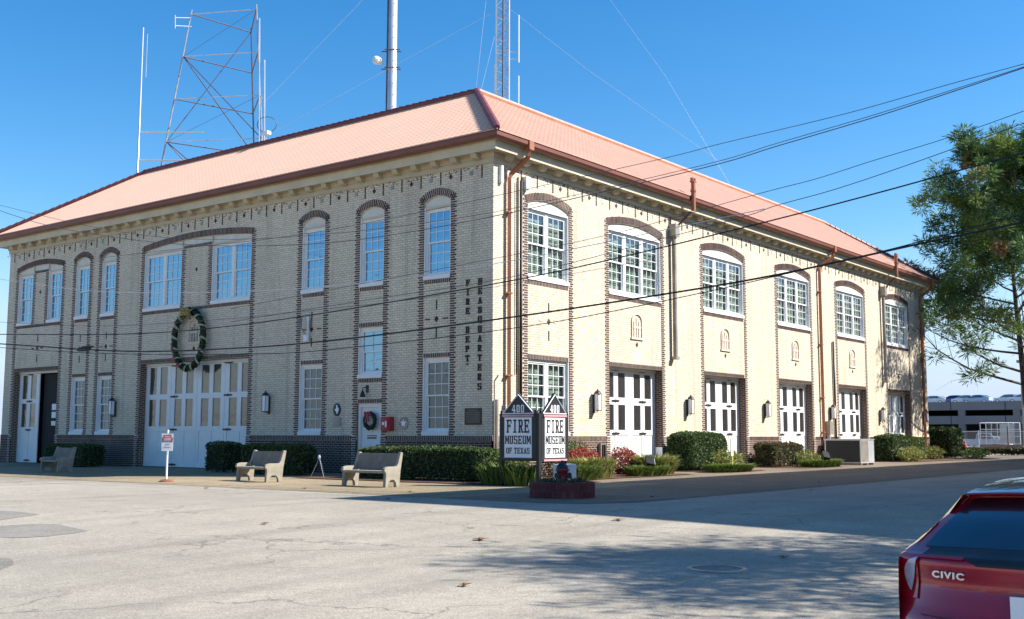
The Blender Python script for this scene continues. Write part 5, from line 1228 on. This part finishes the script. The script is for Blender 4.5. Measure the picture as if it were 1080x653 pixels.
def car(name, label, paint, loc, rz, group=None, detail=True, scale=1.0):
    t = thing(name, label, 'car', loc, rz, group)
    mb = MB(); n1 = 24 if detail else 8; N_ = len(CP)-1
    patch(mb, 0, N_, -1, 1, paint, 0, N_*(5 if detail else 2), n1)
    # side shells: lower body and pillars
    for s in (-1, 1):
        nx = 60 if detail else 20
        xs_ = [.24+(4.15-.24)*i/nx for i in range(nx+1)]
        def edge(x):    # z and y of the top surface edge above x
            best = None; lo, hi = 1.0, 18.5
            tts = [1+17.5*k/140 for k in range(141)]
            c = [carP(q, 1) for q in tts]; c = [(abs(p.x-x), p) for p in c]
            return min(c, key=lambda k: k[0]-k[1].z*.25)[1]
        ed_ = [edge(x) for x in xs_]
        rows = []
        for x, p in zip(xs_, ed_):
            belt = min(.93+.035*(2.3-x)*.4, p.z)
            col_ = [Vector((x, s*sideY(x, z), z)) for z in (.20, .35, .5, .62, .74, .86)]+[Vector((x, s*max(p.y, sideY(x, belt)*1.0 if p.z <= belt+.02 else sideY(x, belt)), belt))]
            top = Vector((x, s*p.y, p.z)); b_ = col_[-1]
            col_ += [b_.lerp(top, .5)+Vector((0, s*.03, 0)), top]
            rows.append(col_)
        for i in range(nx):
            for j in range(len(rows[0])-1): mb.face([rows[i][j], rows[i+1][j], rows[i+1][j+1], rows[i][j+1]], paint)
        # side glass slightly proud
        if True:
            mg = [i for i, x in enumerate(xs_) if 1.0 < x < 3.2]
            for i in mg[:-1]:
                q = []
                for k in (i, i+1):
                    b_ = rows[k][6]; tp = rows[k][8]; h0, h1 = .12, .86
                    if xs_[k] < 1.35: h1 = .12+.74*max(0, (xs_[k]-1.0)/.35)
                    q.append((b_.lerp(tp, h0)+Vector((0, s*.035, 0)), b_.lerp(tp, h1)+Vector((0, s*.02, 0))))
                mb.face([q[0][0], q[1][0], q[1][1], q[0][1]], 'dkglass')
    body = mb.build('body', t, smooth=True, weld=.0008)
    # underside
    mb = MB(); mb.box(.25, 4.3, -.80, .80, .18, .26, 'tyre'); mb.build('underbody', t)
    mb = MB(); patch(mb, 7.15, 8.93, -.90, .90, 'dkglass', .006, 12, 12); mb.build('rear_window', t, smooth=True, weld=.0005)
    mb = MB(); patch(mb, 13.15, 13.9, -.9, .9, 'dkglass', .006, 6, 12); mb.build('windscreen', t, smooth=True, weld=.0005)
    for x in (.95, 3.6):
        for s in (-1, 1):
            mb = MB(); y0, y1 = s*.70, s*.905
            mb.tube([(x, y0, .32), (x, s*.89, .32), (x, y1, .32)], [.33, .33, .29], 'tyre', 24); wh = mb.build('wheel', t)
            mb = MB(); mb.tube([(x, s*.90, .32), (x, s*.915, .32)], [.22, .20], 'silver', 20); mb.build('rim', wh)
    if not detail: return t
    for s in (-1, 1):      # C shaped tail lamps
        a, b = (.66, 1.0) if s > 0 else (-1.0, -.66)
        o_, i_ = (.80, 1.0) if s > 0 else (-1.0, -.80)
        mb = MB(); patch(mb, 3.25, 6.05, *((.84, 1.0) if s > 0 else (-1.0, -.84)), 'lampred', .010, 14, 8); patch(mb, 5.55, 6.05, *((.50, .84) if s > 0 else (-.84, -.50)), 'lampred', .010, 4, 8)
        # wrap on the side
        for k in range(8):
            x0 = .30+.26*k/8; x1 = .30+.26*(k+1)/8
            f = lambda x: (.70+.55*max(0, x-.42), .92)
            mb.face([(x0, s*(sideY(x0, f(x0)[0])+.012), f(x0)[0]), (x1, s*(sideY(x1, f(x1)[0])+.012), f(x1)[0]), (x1, s*(sideY(x1, .92)+.012), f(x1)[1]), (x0, s*(sideY(x0, .92)+.012), f(x0)[1])], 'lampred')
        lp = mb.build('tail_lamp', t, smooth=True, weld=.0005)
        mb = MB()
        f0 = lambda q: .835+.10*math.sin(math.pi*q)**1.2*0+.05*(1-q); f1 = lambda q: .845+.05*(1-q)+.085*math.sin(math.pi*min(1, q*1.02))**.8
        if s > 0: patch(mb, 3.55, 5.45, f0, f1, 'lampclear', .018, 24, 5)
        else: patch(mb, 3.55, 5.45, lambda q: -f1(q), lambda q: -f0(q), 'lampclear', .018, 24, 5)
        mb.build('reverse_lens', lp, smooth=True, weld=.0005)
    mb = MB(); patch(mb, 5.95, 7.14, -.84, .84, 'black', .006, 8, 16); patch(mb, 5.0, 5.95, lambda q: -.40-.12*q, lambda q: .40+.12*q, 'black', .006, 6, 12); mb.build('deck_trim', t, smooth=True, weld=.0005)
    mb = MB(); mb.tube([tuple(carP(7.3, v)+Vector((-.02, 0, .015))) for v in (.05, -.1, -.25, -.45)], [.012, .012, .01, .006], 'black', 5); mb.tube([tuple(carP(7.15, .0)+Vector((-.01, 0, .0))), tuple(carP(7.3, .05)+Vector((-.02, 0, .02)))], .018, 'black', 6); mb.build('rear_wiper', t)
    mb = MB(); mb.face([carP(9.95, v)+Vector((0, 0, .004)) for v in (-.25, .25)]+[carP(10.02, v)+Vector((0.02, 0, .004)) for v in (.25, -.25)], 'lampred'); mb.build('brake_light', t)
    # number plate with recess and text
    pz = .70; px_ = .028
    mb = MB(); mb.box(px_-.012, px_, -.155, .155, pz-.08, pz+.08, 'signboard'); npl = mb.build('number_plate', t, bevel=.004)
    # badge
    c = carP(4.45, .60); tg = carP(4.45, .48)-carP(4.45, .72); tg.z = 0; tg.normalize(); o = text_obj('badge', 'CIVIC', .054, 'silver', tg, (c.x-.02, c.y, c.z), 0, 0, t, depth=.012, bold=.002, sx=1.35)
    mb = MB(); patch(mb, 2.5, 2.55, -.8, .8, 'black', .006, 1, 12); mb.build('bumper_seam', t, recalc=False)
    mb = MB(); patch(mb, .1, 1.1, -.7, .7, 'black', .01, 4, 12); mb.build('lower_valance', t, recalc=False)
    mb = MB()
    for s in (-1, 1): mb.tube([tuple(carP(q, s*.875)+Vector((-.005, 0, .004))) for q in (3.2, 4, 5, 5.9)], .004, 'black', 4)
    mb.build('hatch_gap', t)
    for s in (-1, 1):
        mb = MB(); mb.box(2.95, 3.15, s*.92-.02 if s > 0 else -1.08, 1.08 if s > 0 else -.90, .98, 1.12, paint); mb.build('door_mirror', t, bevel=.03)
    mb = MB(); mb.tube([(1.35, 0, 1.40), (1.25, 0, 1.46), (1.15, 0, 1.47)], [.03, .02, .01], 'black', 6); mb.build('roof_aerial', t)
    return t
hd = R(0)
c0 = CAM+FWD*6.5+RGT*3.00
cr_ = car('red_hatchback', 'dark red hatchback seen from behind at the lower right corner', 'carpaint', (c0.x, c0.y, -.30), hd)

# ------------------------------------------------------------------ background at the right: car park, lot, fence
gx = 150
gg = thing('parking_garage', 'long grey concrete parking garage behind the fence at the far right', 'parking garage', (gx, 30, 0))
mb = MB()
for z0, z1 in ((6.78, 5.5), (4.6, 3.35)): mb.box(0, .5, -60, 60, z1, z0, 'garage')
for y in range(-56, 60, 8): mb.box(-.02, -.001, y, y+.12, 5.5, 6.78, 'interior'); mb.box(-.02, -.001, y, y+.12, 3.35, 4.6, 'interior')
mb.build('parapet', gg)
mb = MB(); mb.box(.5, 40, -60, 60, 5.5, 6.48, 'garage'); mb.box(.5, 40, -60, 60, 3.35, 3.6, 'garage'); mb.build('deck', gg)
mb = MB(); mb.box(12, 12.4, -60, 60, 0, 5.5, 'interior'); mb.build('core_wall', gg)
for y in range(-58, 60, 8):
    mb = MB(); mb.box(.05, .75, y, y+1.0, 0, 5.49, 'garage'); mb.build('column', gg)
for (px, pt, lb, d) in ((966, 'carwhite', 'white car on the garage roof next to the building corner', 156), (985, 'carwhite', 'second white car on the garage roof', 156), (1006, 'carblue', 'blue car on the garage roof', 156), (1019, 'carwhite', 'white car right of the blue car on the garage roof', 156), (1031, 'carlight', 'pale car between white cars on the garage roof', 156), (1064, 'carwhite', 'white car on the garage roof behind the tree branches', 156), (1080, 'carwhite', 'white car on the garage roof at the right edge', 156)):
    q = at(px, 425, 1)-CAM; tt = (gx+3-CAM.x)/q.x; q = CAM+q*tt
    car('roof_deck_car', lb, pt, (q.x, q.y-2.2, 6.5), R(90+rnd.uniform(-6, 6)), 'cars parked on the garage roof', detail=False)
def gpt(px, depth): q = Vector((CAM.x, CAM.y, 0))+FWD*depth+RGT*((px-540)/F_PX*depth); return q
q = gpt(1015, 118); car('lot_car', 'white car parked in the lot just right of the dark shrub', 'carwhite', (q.x, q.y, 0), R(100), 'cars parked in the lot', detail=False)
q = gpt(1017, 111); car('lot_car', 'red car parked in front of the white car in the lot', 'carred', (q.x, q.y, 0), R(110), 'cars parked in the lot', detail=False)
q = gpt(1065, 124); car('lot_car', 'white car parked behind the wire cage', 'carwhite', (q.x, q.y, 0), R(95), 'cars parked in the lot', detail=False)
# pickup
q = gpt(1029, 122); t = thing('pickup_truck', 'pale blue pickup truck parked left of the wire cage', 'pickup', (q.x, q.y, 0), R(-75))
mb = MB(); mb.box(-2.6, 2.6, -.95, .95, .5, 1.15, 'carlight'); mb.prism([(-.3, 1.15), (-.1, 1.85), (1.2, 1.85), (1.7, 1.15)], lambda a, b: (a, -.85, b), lambda a, b: (a, .85, b), 'carlight'); mb.build('body', t, bevel=.06)
mb = MB(); mb.prism([(-.15, 1.2), (0, 1.75), (1.1, 1.75), (1.5, 1.2)], lambda a, b: (a, -.87, b), lambda a, b: (a, .87, b), 'dkglass'); mb.build('side_window', t)
for x in (-1.7, 1.7):
    for s in (-1, 1): mb = MB(); mb.tube([(x, s*.7, .38), (x, s*.97, .38)], .38, 'tyre', 16); mb.build('wheel', t)
# wire cage and pile
q = gpt(1052, 104); t = thing('wire_cage', 'white wire mesh cage standing on a brown trailer bed', 'cage', (q.x, q.y, 0), R(-58))
mb = MB(); mb.box(-1.6, 1.6, -.9, .9, .15, .7, plain('rust_bed', (.14, .06, .04), .9, var=.4)); mb.build('bed', t)
mb = MB()
for x in (-1.5, -.5, .5, 1.5):
    for y in (-.85, .85): mb.tube([(x, y, .7), (x, y, 2.7)], .035, 'white', 4)
for z in (.8, 1.45, 2.1, 2.7):
    for y in (-.85, .85): mb.tube([(-1.5, y, z), (1.5, y, z)], .03, 'white', 4)
mb.build('frame', t)
mb = MB()
for k in range(26):
    x = -1.5+3*k/25; mb.tube([(x, -.85, .75), (x, -.85, 2.7)], .012, 'steel', 3)
mb.box(.2, 1.5, .6, .64, .8, 2.6, 'steel'); mb.build('mesh_panel', t)
for x in (-1.2, 1.2): mb = MB(); mb.tube([(x, -.95, .25), (x, .95, .25)], .25, 'tyre', 12); mb.build('wheel', t)
# chain link fence
def chain():
    m = bpy.data.materials.new('chain_link'); m.use_nodes = True; n = m.node_tree; n.nodes.clear(); o = n.nodes.new('ShaderNodeOutputMaterial'); p = n.nodes.new('ShaderNodeBsdfPrincipled'); tr = n.nodes.new('ShaderNodeBsdfTransparent'); mx = n.nodes.new('ShaderNodeMixShader')
    tc = N(n, 'ShaderNodeTexCoord'); ch = N(n, 'ShaderNodeTexWave', bands_direction='DIAGONAL'); ch.inputs['Scale'].default_value = 3; n.links.new(tc.outputs['Object'], ch.inputs['Vector'])
    gt = N(n, 'ShaderNodeMath', operation='GREATER_THAN'); gt.inputs[1].default_value = .8; n.links.new(ch.outputs['Fac'], gt.inputs[0]); n.links.new(gt.outputs[0], mx.inputs[0])
    p.inputs['Base Color'].default_value = (.4, .4, .4, 1); p.inputs['Metallic'].default_value = .6; n.links.new(tr.outputs[0], mx.inputs[1]); n.links.new(p.outputs[0], mx.inputs[2]); n.links.new(mx.outputs[0], o.inputs[0]); return m
M['chain'] = chain()
fa = gpt(1000, 98); fb = gpt(1130, 92); t = thing('chain_link_fence', 'chain link fence with dark posts in front of the parking lot', 'fence', (fa.x, fa.y, 0))
d = fb-fa; L = d.length; d.normalize()
mb = MB(); mb.face([(0, 0, .05), tuple(d*L+Vector((0, 0, .05))), tuple(d*L+Vector((0, 0, 1.85))), (0, 0, 1.85)], 'chain'); mb.build('mesh_panel', t, recalc=False)
mb = MB(); mb.tube([(0, 0, 1.87), tuple(d*L+Vector((0, 0, 1.87)))], .03, 'steel', 5); mb.build('top_rail', t)
k = 0
while k*2.35 < L: mb = MB(); mb.tube([tuple(d*k*2.35), tuple(d*k*2.35+Vector((0, 0, 2.3 if k in (2, 3) else 1.95)))], .05, 'steel' if k % 2 else 'darksteel', 6); mb.build('post', t); k += 1
q = gpt(1077, 100); t = thing('street_lamp', 'tall grey lamp post behind the fence at the right edge', 'street lamp', (q.x, q.y, 0))
mb = MB(); mb.tube([(0, 0, 0), (0, 0, 8.0)], [.10, .07], 'greymetal', 10); mb.build('pole', t)
mb = MB(); mb.box(-.45, .45, -.25, .25, 8.0, 8.25, 'greymetal'); mb.build('lamp_head', t, bevel=.04)
# low dark planting along the lot edge
hedge('lot_hedge', 'low dark hedge along the far edge of the side apron', 'hedge', 62, 64, -8, 6, .55, 3000, 'leafbrown', size=.2, rough=.3)

# ------------------------------------------------------------------ trees
def tree(name, label, cat, x, y, H, spread, seed, mats, ntuft, tuft, lean=(0, 0), crown0=.35, sz=.16, sparse=1.0, nlimb=14, flat=.6, trunk_r=.28, low_bare=0, blob=.9, limb_pts=None):
    rr = random.Random(seed); t = thing(name, label, cat, (x, y, 0))
    tr = MB(); top = Vector((lean[0], lean[1], H*.93)); tp = []
    for i in range(9):
        s = i/8; tp.append(Vector((lean[0]*s+math.sin(s*4+seed)*.25*s, lean[1]*s+math.cos(s*3+seed)*.25*s, H*.93*s)))
    tr.tube([tuple(p) for p in tp], [trunk_r*(1-.85*i/8) for i in range(9)], 'bark', 10)
    tips = []; lb = MB()
    for k in range(nlimb):
        s = crown0+(1-crown0)*(k+.5)/nlimb; i = min(7, int(s*8)); b = tp[i].lerp(tp[i+1], s*8-i)
        a = k*2.4+rr.uniform(-.4, .4); ln = spread*(1.05-.65*((s-crown0)/(1-crown0))**1.5)*rr.uniform(.75, 1.15)
        el = rr.uniform(.0, .45)+.5*(s-crown0); d = Vector((math.cos(a)*math.cos(el), math.sin(a)*math.cos(el), math.sin(el)))
        pts = [b]; 
        for j in range(1, 7):
            d2 = d+Vector((rr.gauss(0, .12), rr.gauss(0, .12), .05*j-.06)); d = d2.normalized(); pts.append(pts[-1]+d*ln/6)
        r0 = trunk_r*(1-.8*s)*.38+.02
        lb.tube([tuple(p) for p in pts], [max(.012, r0*(1-.13*j)) for j in range(7)], 'bark', 6)
        for j in range(2, 7):
            for q in range(3):
                e = (d+Vector((rr.gauss(0, .8), rr.gauss(0, .8), rr.gauss(.1, .45)))).normalized(); l2 = ln*.30*rr.uniform(.5, 1.2); m_ = pts[j]+e*l2*.5+Vector((0, 0, .03)); en = pts[j]+e*l2
                lb.tube([tuple(pts[j]), tuple(m_), tuple(en)], [.022, .015, .007], 'bark', 4, cap=False)
                tips.append((en, s)); tips.append((m_, s))
                for z in range(2):
                    e2 = (e+Vector((rr.gauss(0, .7), rr.gauss(0, .7), rr.gauss(0, .5)))).normalized(); en2 = en+e2*l2*.6; lb.tube([tuple(en), tuple(en2)], [.007, .004], 'bark', 3, cap=False); tips.append((en2, s))
    tr.build('trunk', t, smooth=True); lb.build('limb', t, smooth=True)
    rr.shuffle(tips); cr = {m: MB() for m in mats}; ms = list(mats)
    nn = 0
    for c, s in tips:
        if nn >= ntuft: break
        g = noise.noise(c*.33+Vector((seed, 0, 0)))
        if g < -.02-.2*sparse+.1*low_bare*(1-s)*3 or (low_bare and s < low_bare and rr.random() < .65): continue
        nn += 1; m = ms[0] if noise.noise(c*.5+Vector((0, seed, 0))) < .12 else ms[min(1, len(ms)-1)]
        if len(ms) > 2 and rr.random() < .012: m = ms[2]
        mb = cr[m]; i = mb.mi(m); R0 = blob*rr.uniform(.5, 1)
        for k in range(tuft):
            v = Vector((rr.gauss(0, .45), rr.gauss(0, .45), rr.gauss(0, .30)))*R0; p = c+v
            dd = (v*(3.2/R0)+Vector((rr.gauss(0, .3), rr.gauss(0, .3), rr.gauss(.3, .3)))).normalized(); L = sz*rr.uniform(.7, 1.5); w_ = dd.orthogonal().normalized(); w2 = dd.cross(w_); th = rr.random()*6.28; w_ = (w_*math.cos(th)+w2*math.sin(th))*L*(.085 if 'pine' in m else .32)
            k0 = len(mb.v); mb.v += [tuple(p-w_*.4), tuple(p+dd*L*.5+w_), tuple(p+dd*L), tuple(p+dd*L*.5-w_)]; mb.f.append((k0, k0+1, k0+2, k0+3)); mb.m.append(i)
    allc = MB()
    for m in mats:
        mb = cr[m]
        if mb.f: mb.build('crown', t, recalc=False)
    return t
tree('pine_tree', 'tall open pine with green and yellowing clumps at the right edge', 'tree', 51.4, -4.6, 20.8, 8.6, 5, ('pine', 'pineyel', 'autumn'), 1200, 80, lean=(-.4, .8), crown0=.22, sz=.36, nlimb=36, trunk_r=.26, low_bare=.45, blob=.62)
# trees and building out of view to the right: they throw the shade that falls on the street
tree('street_pine', 'broad pine beside the street casting shade on the near pavement', 'tree', -8.3, -28.2, 12.5, 4.6, 11, ('pine', 'pineyel'), 460, 40, crown0=.35, sz=.26, nlimb=16, blob=.9)
tree('street_pine', 'second pine beside the street nearer the parked red car', 'tree', -13.6, -31.8, 12.5, 3.6, 23, ('pine', 'pineyel'), 330, 40, crown0=.42, sz=.26, nlimb=14, blob=.9)
nbx = thing('neighbour_building', 'plain tan brick block across the side street', 'building', (-1.2, -20, 0))
mb = MB(); mb.box(0, 90, -30, 0, 0, 15, 'buff'); mb.build('wall', nbx)
mb = MB()
for k in range(14):
    for z in (1.5, 5.5, 9.5): mb.box(3+k*6, 6+k*6, .002, .05, z, z+2.2, 'glassLow')
mb.build('window', nbx); mb = MB(); mb.box(-.2, 90.2, -30.2, .2, 15, 15.3, 'mortar'); mb.build('coping', nbx)
nb2 = thing('opposite_building', 'tan building across the front street', 'building', (-75, -10, 0))
mb = MB(); mb.box(-12, 0, -10, 55, 0, 9.5, 'buff'); mb.build('wall', nb2)
mb = MB()
for k in range(9): mb.box(.002, .05, -8+k*6.5, -4.2+k*6.5, .6, 3.2, 'glassDoor'); mb.box(.002, .05, -7+k*6.5, -5.4+k*6.5, 5, 7.4, 'glassDoor')
mb.build('window', nb2); mb = MB(); mb.box(-12.2, .2, -10.2, 55.2, 9.5, 9.8, 'white'); mb.build('coping', nb2)

for i, (x, y, lb) in enumerate(((-62, 8, 'oak in front of the opposite tan building'), (-60, 30, 'second oak in front of the opposite tan building'), (-61, 19, 'oak between the two others before the opposite tan building'), (-60, -6, 'oak at the near end of the opposite tan building'), (-62, 44, 'oak at the far end of the opposite tan building'))):  # unseen trees, added as dark shapes for the lower panes to reflect
    tree('reflection_oak', lb, 'tree', x, y, 9.5+i*.6, 5.2, 40+i, ('pine', 'pineyel'), 300, 22, crown0=.28, sz=.6, nlimb=12, blob=.9)
# ------------------------------------------------------------------ light
EL = R(40); PHI = R(34)
sd = Vector((math.sin(PHI)*math.cos(EL), -math.cos(PHI)*math.cos(EL), math.sin(EL)))   # towards the sun
w = bpy.data.worlds.new('World'); sc.world = w; w.use_nodes = True; n = w.node_tree; n.nodes.clear()
o = n.nodes.new('ShaderNodeOutputWorld'); bg = n.nodes.new('ShaderNodeBackground'); sk = n.nodes.new('ShaderNodeTexSky')
sk.sky_type = 'NISHITA'; sk.sun_disc = False; sk.sun_elevation = EL; sk.sun_rotation = math.atan2(sd.x, sd.y)
sk.altitude = 0; sk.air_density = 1.0; sk.dust_density = .4; sk.ozone_density = 2.2
hs = n.nodes.new('ShaderNodeHueSaturation'); hs.inputs['Saturation'].default_value = 1.42; n.links.new(sk.outputs[0], hs.inputs['Color'])
tc = N(n, 'ShaderNodeTexCoord'); sp = N(n, 'ShaderNodeSeparateXYZ'); n.links.new(tc.outputs['Generated'], sp.inputs[0])
mp = N(n, 'ShaderNodeMapping'); mp.inputs['Scale'].default_value = (3, 3, 14); n.links.new(tc.outputs['Generated'], mp.inputs[0])
cn = N(n, 'ShaderNodeTexNoise'); cn.inputs['Scale'].default_value = 1.4; cn.inputs['Detail'].default_value = 6; n.links.new(mp.outputs[0], cn.inputs['Vector'])
ml = N(n, 'ShaderNodeMath', operation='MULTIPLY_ADD'); ml.inputs[1].default_value = .10; n.links.new(cn.outputs['Fac'], ml.inputs[0]); n.links.new(sp.outputs[2], ml.inputs[2])
mr = N(n, 'ShaderNodeMapRange', interpolation_type='SMOOTHSTEP'); mr.inputs['From Min'].default_value = .06; mr.inputs['From Max'].default_value = .24; mr.inputs['To Min'].default_value = .92; mr.inputs['To Max'].default_value = 0; n.links.new(ml.outputs[0], mr.inputs[0])
hz_ = N(n, 'ShaderNodeMix', data_type='RGBA'); hz_.inputs['B'].default_value = (3.3, 4.0, 5.3, 1); n.links.new(mr.outputs[0], hz_.inputs['Factor']); n.links.new(hs.outputs[0], hz_.inputs['A'])
n.links.new(hz_.outputs['Result'], bg.inputs[0]); bg.inputs[1].default_value = .100; n.links.new(bg.outputs[0], o.inputs[0])
sl = bpy.data.lights.new('sun', 'SUN'); sl.energy = 4.8; sl.angle = R(.5); sl.color = (1, .96, .885)
so = bpy.data.objects.new('sun', sl); col.objects.link(so); so.rotation_euler = sd.to_track_quat('Z', 'Y').to_euler(); so.location = (0, -40, 60)

# ------------------------------------------------------------------ camera
cd = bpy.data.cameras.new('camera'); co = bpy.data.objects.new('camera', cd); col.objects.link(co); sc.camera = co
cd.sensor_fit = 'HORIZONTAL'; cd.sensor_width = 36; cd.lens = F_PX/1080*36; cd.clip_end = 5000; cd.clip_start = .1
co.location = CAM
view = FWD*math.cos(PIT)+Vector((0, 0, math.sin(PIT)))
q = view.to_track_quat('-Z', 'Y'); co.rotation_euler = (q.to_matrix() @ Matrix.Rotation(R(.14), 3, 'Z')).to_euler()
sc.view_settings.view_transform = 'Standard'; sc.view_settings.look = 'None'; sc.view_settings.exposure = .98; sc.view_settings.gamma = 1
sc.render.resolution_x = 1024; sc.render.resolution_y = 619
sc.render.engine = 'CYCLES'
